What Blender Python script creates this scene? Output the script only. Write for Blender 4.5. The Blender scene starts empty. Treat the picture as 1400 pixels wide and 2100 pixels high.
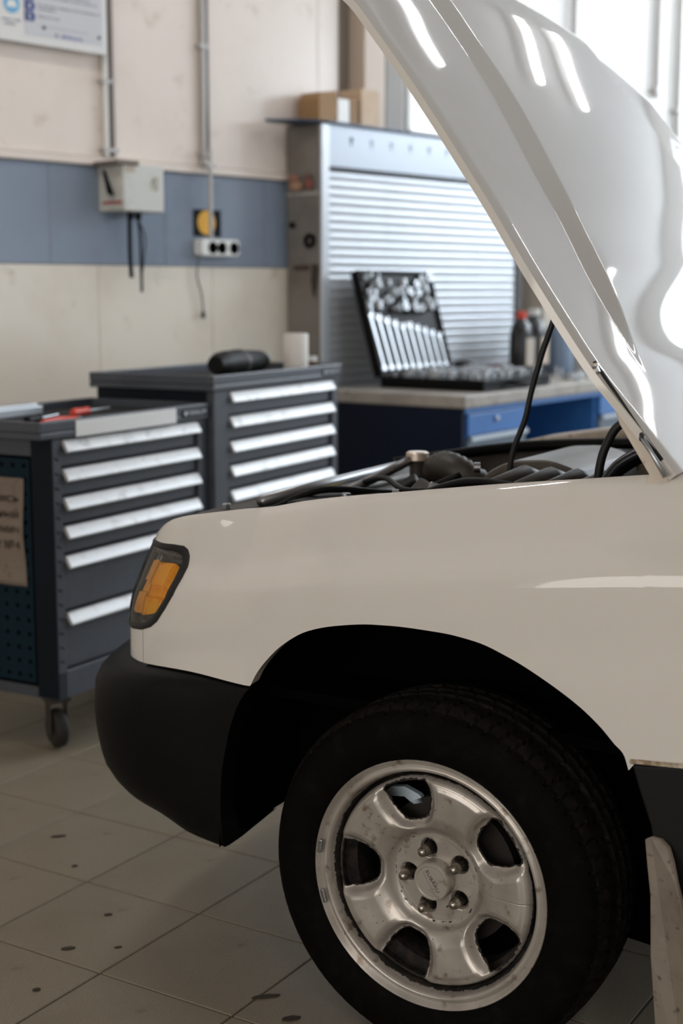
import bpy, bmesh, math, random
import numpy as np
from mathutils import Vector, Matrix

random.seed(7)
scene = bpy.context.scene
COL = scene.collection

# ------------------------------------------------------------------ camera, world, lights, exposure
H_CAM = 1.364
PITCH = math.atan((1050 - 597) / 2917)
cam_data = bpy.data.cameras.new('camera')
cam_data.sensor_fit = 'VERTICAL'
cam_data.sensor_height = 36.0
cam_data.lens = 2917 / 2100 * 36.0
cam_data.clip_start = 0.05
cam_data.dof.use_dof = True
cam_data.dof.focus_distance = 2.50
cam_data.dof.aperture_fstop = 2.9
camera = bpy.data.objects.new('camera', cam_data)
camera.location = (0, 0, H_CAM)
camera.rotation_euler = (math.pi / 2 - PITCH, 0, 0)
COL.objects.link(camera)
scene.camera = camera

world = bpy.data.worlds.new('overcast_sky')
scene.world = world
world.use_nodes = True
world.node_tree.nodes['Background'].inputs[0].default_value = (0.80, 0.90, 1.0, 1)
world.node_tree.nodes['Background'].inputs[1].default_value = 0.6

scene.view_settings.view_transform = 'Standard'
scene.view_settings.look = 'None'
scene.view_settings.gamma = 1.0
scene.view_settings.use_curve_mapping = False
scene.view_settings.exposure = 0.3

class Frame:
    """a horizontal frame: X along `ang` degrees to the right of +Y, Y to its left (into the wall), Z up"""
    def __init__(s, o, ang):
        s.o = o; s.a = math.radians(ang); s.u = (math.sin(s.a), math.cos(s.a)); s.b = (-s.u[1], s.u[0])
        s.rot = math.pi / 2 - s.a
    def W(s, x, y, z):
        return Vector((s.o[0] + s.u[0]*x + s.b[0]*y, s.o[1] + s.u[1]*x + s.b[1]*y, z))

ROOM = Frame((-0.3697, 6.6265), 42.0)      # along the panelled wall
CART1 = Frame((-0.815, 4.10), 29.0)
CART2 = Frame((-0.4080, 4.78), 27.5)
BENCH = Frame((0.515, 6.007), 35.0)
CAB = Frame((-0.1003, 6.5925), 41.0)
TILES = Frame((0.0, 0.0), 31.7)
CARF = Frame((0.150, 2.394), -59.67)       # X forward along the car, Y outward to the camera side

CEIL = 4.1
U0, U1, YR = -8.0, 6.2, -9.5               # room extent along the wall, and its far side
def area(name, fr, x, y, z, sx, sy, power, color, look):
    L = bpy.data.lights.new(name, 'AREA'); L.shape = 'RECTANGLE'; L.size = sx; L.size_y = sy
    L.energy = power; L.color = color
    o = bpy.data.objects.new(name, L); o.location = fr.W(x, y, z)
    d = fr.W(*look) - fr.W(x, y, z); o.rotation_euler = d.to_track_quat('-Z', 'Y').to_euler()
    COL.objects.link(o); return o
# daylight entering through the open garage door at the far end and the window band of the right-hand wall
area('clerestory_daylight', ROOM, U1 + .22, -2.9, 3.2, 4.9, 1.35, 265, (.82, .91, 1.0), (0, -2.0, 1.6))
area('door_daylight', ROOM, U1 + .20, -3.0, 1.2, 3.2, 2.2, 14, (.82, .91, 1.0), (0, -2.6, 1.25))
area('back_fill_light', ROOM, U0 + .06, -4.6, 1.7, 4.6, 1.7, 86, (1.0, .925, .835), (0, -4.0, 1.5))  # added warm fill for the car side, set at a made-up back window
area('window_daylight', ROOM, 2.0, YR + .06, 1.45, 7.0, 2.4, 85, (.80, .90, 1.0), (2.0, 0, 1.45))

# ------------------------------------------------------------------ materials
MATS = {}
def mat(name, col, rough=.5, metal=0., coat=0., noise=None, bump=None, emit=None, spec=.5, trans=0., ior=1.45, alpha=1., coat_rough=.05):
    """noise: list of (scale, low, high, colour) layers of grime mixed over the base; bump: (scale, strength)"""
    if name in MATS: return MATS[name]
    m = bpy.data.materials.new(name); m.use_nodes = True; nt = m.node_tree; N = nt.nodes; L = nt.links
    b = N['Principled BSDF']
    b.inputs['Base Color'].default_value = (*col, 1); b.inputs['Roughness'].default_value = rough
    b.inputs['Metallic'].default_value = metal; b.inputs['Coat Weight'].default_value = coat
    b.inputs['Coat Roughness'].default_value = coat_rough
    b.inputs['Specular IOR Level'].default_value = spec
    b.inputs['Transmission Weight'].default_value = trans; b.inputs['IOR'].default_value = ior
    b.inputs['Alpha'].default_value = alpha
    if emit:
        b.inputs['Emission Color'].default_value = (*emit[0], 1); b.inputs['Emission Strength'].default_value = emit[1]
    if noise or bump:
        tc = N.new('ShaderNodeTexCoord')
    if noise:
        prev = None
        for sc_, lo, hi, c in noise:
            n = N.new('ShaderNodeTexNoise'); n.inputs['Scale'].default_value = sc_; n.inputs['Detail'].default_value = 6
            n.inputs['Roughness'].default_value = .62
            L.new(tc.outputs['Object'], n.inputs['Vector'])
            r = N.new('ShaderNodeMapRange'); r.inputs['From Min'].default_value = lo; r.inputs['From Max'].default_value = hi
            L.new(n.outputs['Fac'], r.inputs['Value'])
            mx = N.new('ShaderNodeMix'); mx.data_type = 'RGBA'
            L.new(r.outputs['Result'], mx.inputs['Factor'])
            if prev is None: mx.inputs['A'].default_value = (*col, 1)
            else: L.new(prev, mx.inputs['A'])
            mx.inputs['B'].default_value = (*c, 1); prev = mx.outputs['Result']
        L.new(prev, b.inputs['Base Color'])
    if bump:
        n = N.new('ShaderNodeTexNoise'); n.inputs['Scale'].default_value = bump[0]; n.inputs['Detail'].default_value = 3
        L.new(tc.outputs['Object'], n.inputs['Vector'])
        bp = N.new('ShaderNodeBump'); bp.inputs['Strength'].default_value = bump[1]; bp.inputs['Distance'].default_value = .01
        L.new(n.outputs['Fac'], bp.inputs['Height']); L.new(bp.outputs['Normal'], b.inputs['Normal'])
    MATS[name] = m; return m

# ------------------------------------------------------------------ mesh builder
class MB:
    def __init__(s): s.v = []; s.f = []
    def add(s, verts, faces):
        k = len(s.v); s.v += [tuple(map(float, p)) for p in verts]; s.f += [tuple(i + k for i in q) for q in faces]; return s
    def box(s, x0, x1, y0, y1, z0, z1):
        v = [(x, y, z) for z in (z0, z1) for y in (y0, y1) for x in (x0, x1)]
        return s.add(v, [(0,2,3,1),(4,5,7,6),(0,1,5,4),(2,6,7,3),(0,4,6,2),(1,3,7,5)])
    def tube(s, path, r, n=10, cap=True):
        P = [Vector(p) for p in path]; rs = r if isinstance(r, (list, tuple)) else [r]*len(P)
        rings = []; up = None
        for i, p in enumerate(P):
            t = (P[min(i+1, len(P)-1)] - P[max(i-1, 0)]).normalized()
            if up is None:
                a = Vector((0,0,1)) if abs(t.z) < .9 else Vector((1,0,0)); up = (a - t*a.dot(t)).normalized()
            else: up = (up - t*up.dot(t)).normalized()
            w = t.cross(up)
            rings.append([p + (up*math.cos(2*math.pi*k/n) + w*math.sin(2*math.pi*k/n))*rs[i] for k in range(n)])
        v = [q for ring in rings for q in ring]; f = []
        for i in range(len(P)-1):
            for k in range(n):
                a = i*n+k; b = i*n+(k+1) % n; f.append((a, b, b+n, a+n))
        if cap: f.append(tuple(range(n-1, -1, -1))); f.append(tuple((len(P)-1)*n+k for k in range(n)))
        return s.add(v, f)
    def lathe(s, prof, n=24, c=(0,0,0), axis='Z', close=False):
        """prof: (radius, height) pairs along the axis"""
        v = []; f = []
        for r, h in prof:
            for k in range(n):
                a = 2*math.pi*k/n; x, y = r*math.cos(a), r*math.sin(a)
                p = {'Z': (x, y, h), 'Y': (x, h, y), 'X': (h, x, y)}[axis]; v.append((c[0]+p[0], c[1]+p[1], c[2]+p[2]))
        m = len(prof)
        for i in range(m-1 + (1 if close else 0)):
            for k in range(n):
                a = i*n+k; b = i*n+(k+1) % n; j = (i+1) % m; f.append((a, b, j*n+(k+1) % n, j*n+k))
        if not close:
            if prof[0][0] > 1e-5: f.append(tuple(range(n-1, -1, -1)))
            if prof[-1][0] > 1e-5: f.append(tuple((m-1)*n+k for k in range(n)))
        return s.add(v, f)
    def prism(s, poly, d0, d1, axis='Y'):
        """poly in the plane across `axis`: Y -> (x, z), X -> (y, z), Z -> (x, y)"""
        g = {'Y': lambda a, b, d: (a, d, b), 'X': lambda a, b, d: (d, a, b), 'Z': lambda a, b, d: (a, b, d)}[axis]
        n = len(poly); v = [g(a, b, d0) for a, b in poly] + [g(a, b, d1) for a, b in poly]
        f = [tuple(range(n)), tuple(range(2*n-1, n-1, -1))] + [(i, i+n, (i+1) % n + n, (i+1) % n) for i in range(n)]
        return s.add(v, f)
    def grid(s, X, Y, Z, keep=None):
        m, n = X.shape; v = list(zip(X.ravel(), Y.ravel(), Z.ravel()))
        f = [(i*n+j, i*n+j+1, (i+1)*n+j+1, (i+1)*n+j) for i in range(m-1) for j in range(n-1) if keep is None or keep[i, j]]
        return s.add(v, f)
    def flip(s): s.f = [tuple(reversed(q)) for q in s.f]; return s
    def mesh(s, name, bevel=0, smooth=False, seg=2, weld=0, recalc=True):
        me = bpy.data.meshes.new(name); me.from_pydata(s.v, [], s.f)
        bm = bmesh.new(); bm.from_mesh(me)
        if weld: bmesh.ops.remove_doubles(bm, verts=bm.verts, dist=weld)
        if recalc: bmesh.ops.recalc_face_normals(bm, faces=bm.faces)
        if bevel:
            ed = [e for e in bm.edges if len(e.link_faces) == 2 and e.calc_face_angle(0) > .6]
            bmesh.ops.bevel(bm, geom=ed, offset=bevel, segments=seg, profile=.5, affect='EDGES', clamp_overlap=True)
        loose = [v for v in bm.verts if not v.link_faces]
        if loose: bmesh.ops.delete(bm, geom=loose, context='VERTS')
        bm.to_mesh(me); bm.free()
        if smooth:
            me.shade_smooth()
            if smooth is not True: me.set_sharp_from_angle(angle=math.radians(smooth))
        return me

def obj(name, me, material, parent=None, loc=(0,0,0), rot=(0,0,0), label=None, kind=None):
    o = bpy.data.objects.new(name, me); COL.objects.link(o)
    if material and not me.materials: me.materials.append(material)
    o.location = loc; o.rotation_euler = rot
    if parent: o.parent = parent
    if label: o['label'] = label
    if kind: o['kind'] = kind
    return o
def part(parent, name, mb, material, bevel=0, smooth=False, loc=(0,0,0), rot=(0,0,0), label=None, **k):
    return obj(name, mb.mesh(name, bevel, smooth, **k), material, parent, loc, rot, label)
def tag(o, label, cat, group=None):
    o['label'] = label; o['category'] = cat
    if group: o['group'] = group
    return o
def thing(name, label, cat, fr, x, y, z, rot=0, group=None):
    o = bpy.data.objects.new(name, None); COL.objects.link(o); o.empty_display_size = .05
    o.location = fr.W(x, y, z); o.rotation_euler = (0, 0, fr.rot + rot)
    return tag(o, label, cat, group)
def solid(name, label, cat, fr, x, y, z, mb, material, rot=0, group=None, bevel=0, smooth=False, tilt=(0, 0), **k):
    o = obj(name, mb.mesh(name, bevel, smooth, **k), material, None, fr.W(x, y, z), (tilt[0], tilt[1], fr.rot + rot))
    return tag(o, label, cat, group)
def struct(name, mb, material, fr=None, bevel=0, label=None, **k):
    o = obj(name, mb.mesh(name, bevel, **k), material)
    if fr: o.location = fr.W(0, 0, 0); o.rotation_euler = (0, 0, fr.rot)
    o['kind'] = 'structure'
    if label: o['label'] = label
    return o
def copy_tree(o, parent=None):
    c = o.copy(); COL.objects.link(c)
    if parent: c.parent = parent
    for ch in list(o.children): copy_tree(ch, c)
    return c
def text_mesh(s, size, ext=.0004):
    cu = bpy.data.curves.new('lettering', 'FONT'); cu.body = s; cu.size = size; cu.extrude = ext; cu.align_x = 'LEFT'
    cu.resolution_u = 3
    t = bpy.data.objects.new('lettering', cu); COL.objects.link(t)
    dg = bpy.context.evaluated_depsgraph_get(); me = bpy.data.meshes.new_from_object(t.evaluated_get(dg))
    bpy.data.objects.remove(t); return me
def lettering(parent, s, size, material, loc, rot, width=None, label=None, name='lettering'):
    me = text_mesh(s, size)
    if width and len(me.vertices):
        xs = [v.co.x for v in me.vertices]; k = width / max(1e-6, max(xs) - min(xs))
        for v in me.vertices: v.co.x *= k
    return obj(name, me, material, parent, loc, rot, label)
def rounded(poly, r, n=4):
    out = []; m = len(poly)
    for i in range(m):
        p = Vector((*poly[i], 0)); a = Vector((*poly[i-1], 0)) - p; b = Vector((*poly[(i+1) % m], 0)) - p
        q = min(r, a.length*.45, b.length*.45); A = p + a.normalized()*q; B = p + b.normalized()*q
        for k in range(n+1):
            t = k/n; w = A*(1-t)**2 + p*2*t*(1-t) + B*t*t; out.append((w.x, w.y))
    return out
def inside(poly, x, y):
    x = np.asarray(x); y = np.asarray(y); r = np.zeros(x.shape, bool); n = len(poly)
    for i in range(n):
        (x0, y0), (x1, y1) = poly[i], poly[(i+1) % n]
        c = ((y0 > y) != (y1 > y)); t = (y - y0) / ((y1 - y0) if y1 != y0 else 1e-9)
        r ^= c & (x < x0 + t*(x1 - x0))
    return r

# shared materials
M_steel = mat('bright_steel', (.48, .50, .52), .42, 1.)
M_dsteel = mat('dull_steel', (.30, .30, .31), .4, 1.)
M_black = mat('black_plastic', (.003, .003, .0034), .5, noise=[(60, .5, .8, (.005, .005, .005))], spec=.16)
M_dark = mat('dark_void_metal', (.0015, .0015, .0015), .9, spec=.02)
M_white = mat('white_enamel', (.80, .80, .78), .35)
M_rubber = mat('tyre_rubber', (.002, .0018, .0018), .74, noise=[(25, .5, .75, (.006, .005, .004))], bump=(180, .15), spec=.07)

BATTENS = [(2.28, -1.73, -60, .30), (3.10, -1.53, -51, .40), (.72, -2.30, -30, .35), (2.9, -3.95, -22, .8), (4.5, -3.55, -70, .3), (-2.5, -1.5, 0, .6), (-6.2, -6.6, 0, .6)]  # last two are added fill: left wall, then behind the camera
# ------------------------------------------------------------------ room shell
M_grout = mat('floor_grout', (.045, .037, .028), .9)
M_tile = mat('cream_floor_tile', (.225, .190, .140), .42, noise=[(2.2, .45, .75, (.150, .124, .088)), (240, .52, .72, (.125, .103, .073)), (9, .64, .72, (.07, .053, .035)), (30, .70, .74, (.04, .03, .02))], spec=.35, bump=(150, .04))
M_panel = mat('cream_wall_panel', (.84, .745, .675), .26, noise=[(1.6, .5, .8, (.74, .64, .56)), (7, .60, .78, (.64, .54, .46))])
M_panel_lo = mat('ivory_wall_panel', (.82, .755, .655), .20, noise=[(1.8, .5, .8, (.70, .61, .50)), (6, .62, .8, (.55, .45, .35))])
M_blue = mat('slate_blue_panel', (.245, .295, .375), .22, noise=[(2.5, .5, .8, (.20, .24, .31))])
M_wallbase = mat('wall_joint_brown', (.22, .18, .15), .8)  # brown wall base, visible in the open panel joints
M_plaster = mat('white_plaster', (.78, .77, .75), .55, noise=[(2, .5, .8, (.70, .69, .66))])
M_grey = mat('grey_plaster', (.50, .45, .39), .7, noise=[(1.5, .45, .8, (.40, .36, .31))])
M_ceil = mat('ceiling_board', (.42, .41, .40), .7)

R = ROOM
floor = struct('floor', MB().box(U0, U1 + 6, YR, 0, -.12, -.004), M_grout, R)
TS = .328
# corner of one tile joint crossing measured on the floor
TX, TY = -0.5950, 3.1530
TF = Frame((TX, TY), 31.7)
tile_me = MB().box(.002, TS - .002, .002, TS - .002, -.012, 0).mesh('tile', .0016, seg=1)
tile_me.materials.append(M_tile)
f_px = 2917
def to_px(p):
    c, s = math.cos(PITCH), math.sin(PITCH); y = p.y*c - (p.z - H_CAM)*s; z = p.y*s + (p.z - H_CAM)*c
    return (700 + f_px*p.x/y, 1050 - f_px*z/y, y) if y > .1 else (9e9, 9e9, y)
def room_xy(p):
    dx, dy = p.x - R.o[0], p.y - R.o[1]; return dx*R.u[0] + dy*R.u[1], dx*R.b[0] + dy*R.b[1]
near, far = [], []
for i in range(-45, 46):
    for j in range(-45, 46):
        w = TF.W((i+.5)*TS, (j+.5)*TS, 0); ru, ry = room_xy(w)
        if not (U0 + .3 < ru < U1 + 5.5 and YR + .3 < ry < -.25): continue
        px, py, dep = to_px(w)
        (near if (-190 < px < 1590 and 1180 < py < 2420) else far).append((i, j))
for i, j in near:
    o = obj('tile', tile_me, None, floor)
    q = TF.W(i*TS, j*TS, 0)
    o.matrix_parent_inverse = floor.matrix_world.inverted()
    lx, ly = room_xy(q); o.location = (lx, ly, 0); o.rotation_euler = (0, 0, TF.rot - R.rot)
    o.matrix_parent_inverse = Matrix.Identity(4)
mb = MB()
for i, j in far:
    c = [room_xy(TF.W((i+a)*TS + s_*.002, (j+b)*TS + t_*.002, 0)) for a, b, s_, t_ in ((0,0,1,1),(1,0,-1,1),(1,1,-1,-1),(0,1,1,-1))]
    mb.add([(x, y, z) for z in (-.012, 0) for x, y in c], [(4,5,6,7),(0,1,5,4),(1,2,6,5),(2,3,7,6),(3,0,4,7)])
o = part(floor, 'tile_field', mb, M_tile, recalc=False); o['kind'] = 'stuff'

# the panelled wall
wall = struct('wall_left', MB().box(U0, U1, 0, .25, -.1, CEIL), M_wallbase, R)
PT = .012
def panels(xs, z0, z1, m, nm):
    for a, b in zip(xs[:-1], xs[1:]):
        part(wall, nm, MB().box(a + .0015, b - .0015, -PT, .002, z0 + .0015, z1 - .0015), m, .0015, seg=1)
low = [-6.55 + .634*k for k in range(0, 11)] + [.52]
low = sorted(set([round(-.317 + .633*k, 3) for k in range(-11, 2)] + [.52]))
panels(low, .0, .83, M_panel_lo, 'wall_panel')
panels(low, .83, 1.47, M_panel_lo, 'wall_panel')
st = sorted(set([round(-1.185 + .6*k, 3) for k in range(-10, 3)] + [.52]))
panels(st, 1.47, 1.865, M_blue, 'wall_panel')
up = sorted(set([round(-.846 + 1.22*k, 3) for k in range(-5, 2)] + [.52]))
panels(up, 1.90, 3.0, M_panel, 'wall_panel'); panels(up, 3.0, CEIL - .02, M_panel, 'wall_panel')
part(wall, 'dado_rail', MB().box(-7.8, .52, -.03, .002, 1.867, 1.898), M_panel, .004)
# beyond the corner post: pilaster, grey column, window, plastered wall with pipes
part(wall, 'pilaster', MB().box(.605, .76, -.10, .002, 0, CEIL), mat('pilaster_paint', (.60, .50, .42), .5), .006)
part(wall, 'grey_column', MB().box(.80, .93, -.07, .002, 0, CEIL), mat('column_paint', (.33, .31, .29), .6), .004)
for x0, x1 in ((.94, 1.02),):
    part(wall, 'plaster_panel', MB().box(x0, x1, -PT, .002, 0, CEIL), M_plaster, .002)
part(wall, 'plaster_panel', MB().box(1.02, 2.06, -PT, .002, 0, 2.12), M_plaster, .002)
part(wall, 'plaster_panel', MB().box(1.02, 2.06, -PT, .002, 3.5, CEIL), M_plaster, .002)
part(wall, 'plaster_panel', MB().box(2.06, U1, -PT, .002, 0, CEIL), M_plaster, .002)
win = struct('window_1', MB().box(1.02, 2.06, -.05, .0, 2.12, 2.17).box(1.02, 2.06, -.03, .0, 3.46, 3.5).box(1.02, 1.06, -.03, 0, 2.17, 3.46).box(2.02, 2.06, -.03, 0, 2.17, 3.46).box(1.52, 1.56, -.028, 0, 2.17, 3.46), M_white, R, .003)
M_pane = mat('frosted_daylit_pane', (.9, .94, 1.), .4, emit=((.90, .95, 1.0), 2.0))
for x0, x1 in ((1.06, 1.52), (1.56, 2.02)):
    part(win, 'pane', MB().box(x0, x1, -.012, -.006, 2.17, 3.46), M_pane)

# far end: open roll-up garage door between two piers; right and back walls, ceiling
struct('wall_far', MB().box(U1, U1 + .25, -.4, .25, -.1, CEIL).box(U1, U1 + .25, YR - .2, -5.4, -.1, CEIL).box(U1, U1 + .25, -5.4, -.4, 3.9, CEIL).box(U1, U1 + .25, -5.4, -4.65, -.1, 2.5).box(U1, U1 + .25, -1.35, -.4, -.1, 2.5).box(U1, U1 + .25, -4.65, -1.35, 2.4, 2.5), M_plaster, R)
w3 = struct('window_3', MB().box(U1 + .02, U1 + .10, -5.4, -.4, 2.5, 2.55).box(U1 + .02, U1 + .10, -5.4, -.4, 3.85, 3.9), M_white, R)
for k in range(6):
    part(w3, 'mullion', MB().box(U1 + .02, U1 + .10, -5.4 + 1.0*k - .045, -5.4 + 1.0*k + .045, 2.55, 3.85), M_white)
part(w3, 'transom', MB().box(U1 + .03, U1 + .09, -5.35, -.45, 3.18, 3.23), M_white)
dr = struct('door_1', MB().box(U1 - .05, U1 + .02, -1.42, -1.3, 0, 2.5).box(U1 - .05, U1 + .02, -4.7, -4.58, 0, 2.5), mat('door_frame_blue', (.10, .17, .30), .4), R, .004)
part(dr, 'rolled_curtain', MB().lathe([(.11, -4.6), (.11, -1.4)], 20, (U1 - .16, 0, 2.36), 'Y'), M_plaster, smooth=40)
z0, z1, ua, ub = .15, 2.75, -1.6, 5.6
struct('wall_right', MB().box(U0, U1, YR - .25, YR, -.1, z0).box(U0, U1, YR - .25, YR, z1, CEIL).box(U0, ua, YR - .25, YR, z0, z1).box(ub, U1, YR - .25, YR, z0, z1), M_grey, R)
w2 = struct('window_2', MB().box(ua, ub, YR - .1, YR + .02, z0, z0 + .05).box(ua, ub, YR - .1, YR + .02, z1 - .05, z1), M_white, R)
for k in range(6):
    x = ua + (ub - ua)/5*k
    part(w2, 'mullion', MB().box(x - .03, x + .03, YR - .1, YR + .02, z0 + .05, z1 - .05), M_white)
struct('wall_back', MB().box(U0 - .25, U0, YR - .2, -7.0, -.1, CEIL).box(U0 - .25, U0, -2.2, .25, -.1, CEIL).box(U0 - .25, U0, -7.0, -2.2, -.1, .8).box(U0 - .25, U0, -7.0, -2.2, 2.6, CEIL), M_grey, R)
w4 = struct('fill_window', MB().box(U0 - .12, U0 + .02, -7.0, -2.2, .8, .85).box(U0 - .12, U0 + .02, -7.0, -2.2, 2.55, 2.6), M_white, R)  # made-up window framing the added fill light
for k in range(4):
    part(w4, 'mullion', MB().box(U0 - .12, U0 + .02, -7.0 + 1.6*k - .04, -7.0 + 1.6*k + .04, .85, 2.55), M_white)
struct('ceiling', MB().box(U0 - .2, U1 + .25, YR - .2, .25, CEIL, CEIL + .2), M_ceil, R)

# fluorescent battens under the ceiling, with two more added as fill
M_tube = mat('lit_tube', (1, 1, 1), .3, emit=((.95, .97, 1.0), 55))
M_tube_key = mat('lit_bright_tube', (1, 1, 1), .3, emit=((.95, .97, 1.0), 90))
M_tube_wall_fill = mat('wall_fill_tube', (1, 1, 1), .3, emit=((1.0, .95, .90), 110))  # for the unseen batten added to brighten the left wall
M_tube_back_fill = mat('back_fill_tube', (1, 1, 1), .3, emit=((1.0, .94, .87), 200))  # for the unseen batten added as warm fill from behind
def batten(u, y, rz, h, lab, tm):
    t = thing('ceiling_light', lab, 'light', R, u, y, CEIL - .12, math.radians(rz), 'fluorescent battens under the ceiling')
    part(t, 'housing', MB().box(-h - .05, h + .05, -.07, .07, .04, .12), M_white, .01)
    part(t, 'tube', MB().lathe([(.016, -h), (.016, h)], 12, (0, 0, .02), 'X'), tm, smooth=50)
for u, y, rz, h in BATTENS:
    batten(u, y, rz, h, 'white batten light hanging out of view under the workshop ceiling', M_tube_key if 1.5 < u and y > -2 else M_tube if u > 0 else M_tube_wall_fill if u > -3 else M_tube_back_fill)
# BODY BEGIN
def pchip(xs, ys, x):
    xs=np.asarray(xs,float); ys=np.asarray(ys,float); x=np.clip(np.asarray(x,float),xs[0],xs[-1])
    h=np.diff(xs); dl=np.diff(ys)/h; m=np.zeros_like(ys)
    m[0]=dl[0]; m[-1]=dl[-1]
    for k in range(1,len(xs)-1):
        if dl[k-1]*dl[k]>0:
            w1=2*h[k]+h[k-1]; w2=h[k]+2*h[k-1]; m[k]=(w1+w2)/(w1/dl[k-1]+w2/dl[k])
    i=np.clip(np.searchsorted(xs,x)-1,0,len(xs)-2); t=(x-xs[i])/h[i]
    return ((2*t**3-3*t**2+1)*ys[i]+(t**3-2*t**2+t)*h[i]*m[i]+(-2*t**3+3*t**2)*ys[i+1]+(t**3-t**2)*h[i]*m[i+1])
def sstep(x): x=np.clip(x,0,1); return x*x*(3-2*x)
def catmull(P, n=12):
    P=[np.array(q,float) for q in P]; P=[2*P[0]-P[1]]+P+[2*P[-1]-P[-2]]; out=[]
    for i in range(1,len(P)-2):
        a,b,c,e=P[i-1:i+3]
        for k in range(n):
            t=k/n; out.append(.5*((2*b)+(c-a)*t+(2*a-5*b+4*c-e)*t*t+(3*b-a-3*c+e)*t**3))
    out.append(P[-2]); return np.array(out)
PLAN=catmull([(-1.25,.012),(-.9,.017),(-.6,.02),(-.3,.021),(0,.021),(.2,.018),(.35,.010),(.45,0),(.56,-.018),(.652,-.045),(.714,-.080),(.753,-.12),(.780,-.18),(.808,-.27),(.835,-.45),(.85,-.84)])
PS=np.r_[0,np.cumsum(np.hypot(*np.diff(PLAN,axis=0).T))]-1.25
def plan(s):
    s=np.asarray(s,float); x=np.interp(s,PS,PLAN[:,0]); y=np.interp(s,PS,PLAN[:,1])
    e=.02; dx=np.interp(s+e,PS,PLAN[:,0])-np.interp(s-e,PS,PLAN[:,0]); dy=np.interp(s+e,PS,PLAN[:,1])-np.interp(s-e,PS,PLAN[:,1])
    L=np.hypot(dx,dy); return x,y,-dy/L,dx/L
ZT=([-1.25,-.417,-.255,-.08,.012,.109,.209,.313,.423,.51,.58,.64,.69,.73,.77,.82,1.5],
    [1.15,1.078,1.058,1.036,1.023,1.009,.995,.978,.960,.952,.944,.935,.922,.906,.888,.882,.885])
PROF=([-.01,0,.004,.012,.025,.05,.085,.10,.12,.138,.155,.18,.27,.36,.6],[-.085,-.078,-.069,-.061,-.055,-.047,-.037,-.031,-.016,-.004,.003,.006,.011,.02,.02])
LEAN=([.3,.60,.70,.734,.774,.814,.854,.891,.93,.97,1.2],[0,0,0,-.005,-.016,-.033,-.052,-.066,-.080,-.092,-.16])
def ztop(s): return pchip(*ZT,s)
def body(s,z,off=0.):
    x,y,nx,ny=plan(s); o=pchip(*PROF,ztop(s)-z)-.02+off
    o=np.where(s>.42,(o-off)*(1-.85*sstep((np.asarray(s)-.42)/.28))+off,o)
    x2=x+nx*o; y2=y+ny*o
    return x2+pchip(*LEAN,z)*sstep((x2-.25)/.42), y2, np.asarray(z)+0*x2
# BODY END
# ------------------------------------------------------------------ the car
M_paint = mat('white_car_paint', (.65, .617, .58), .55, spec=.1, coat=1., coat_rough=.03, bump=(260, .012), noise=[(3, .55, .8, (.615, .582, .54))])
M_seal = mat('black_rubber_seal', (.008, .008, .008), .5)
car = bpy.data.objects.new('car', None); COL.objects.link(car)
car.location = CARF.W(0, 0, 0); car.rotation_euler = (0, 0, CARF.rot)
tag(car, 'white estate car with its hood propped open and black front bumper', 'car')

ARCH = ([-.371,-.362,-.346,-.321,-.279,-.218,-.157,-.094,-.03,.035,.103,.182,.244,.296,.339,.358,.367], [.605,.630,.645,.67,.702,.735,.761,.780,.787,.788,.785,.773,.755,.724,.682,.655,.636])
def zbot(s):
    s = np.asarray(s, float)
    return np.where(s < -.371, pchip([-1.3, -.9, -.459, -.371], [.66, .65, .63, .625], s), np.where(s > .367, pchip([.367, .376, .508, .756, .9, 1.6], [.636, .635, .638, .624, .63, .64], s), pchip(*ARCH, s)))
LAMP_OUT = [(.80,.868),(.710,.871),(.658,.875),(.626,.875),(.611,.869),(.600,.857),(.591,.836),(.588,.814),(.592,.780),(.606,.748),(.624,.720),(.642,.706),(.674,.695),(.726,.687),(.80,.688)]
LENS = [(.80,.858),(.748,.858),(.694,.861),(.650,.862),(.625,.858),(.616,.850),(.612,.840),(.609,.808),(.614,.770),(.631,.738),(.645,.721),(.676,.707),(.736,.698),(.80,.698)]
AMBER = [(.734,.830),(.712,.833),(.676,.835),(.642,.836),(.617,.833),(.612,.808),(.617,.772),(.634,.742),(.657,.729),(.704,.718),(.738,.718),(.744,.724),(.738,.755),(.734,.79)]
def skin(s_list, nz, off=0., thick=0.):
    """body skin columns between zbot and ztop"""
    S = np.array(s_list); T = np.linspace(0, 1, nz)**1.0
    T = np.r_[np.linspace(0, .75, nz - 14), np.linspace(.75, 1, 15)[1:]]
    zb = zbot(S); zt = ztop(S)
    Sg = np.repeat(S[None], len(T), 0); Zg = zb[None] + (zt - zb)[None]*T[:, None]
    X, Y, Z = body(Sg, Zg, off); return Sg, Zg, X, Y, Z
S_f = np.unique(np.r_[np.linspace(-.52, -.37, 10), np.linspace(-.371, -.30, 22), np.linspace(-.30, .29, 70), np.linspace(.29, .368, 26), np.linspace(.37, .57, 26), np.linspace(.57, .6715, 40), np.linspace(.672, .83, 40)])
Sg, Zg, X, Y, Z = skin(S_f, 74)
cs = (Sg[:-1, :-1] + Sg[1:, 1:])/2; cz = (Zg[:-1, :-1] + Zg[1:, 1:])/2
keep = ~inside([(a - .002 if a > .79 else a + (.004 if a < .66 else 0), z + (.004 if z < .72 else -.004 if z > .86 else 0)) for a, z in LAMP_OUT], cs, cz) & ~((cs > .672) & (cz < .75)) & ~((cs > .785) & (cz < .868))
mb = MB().grid(X, Y, Z, keep)
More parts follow.
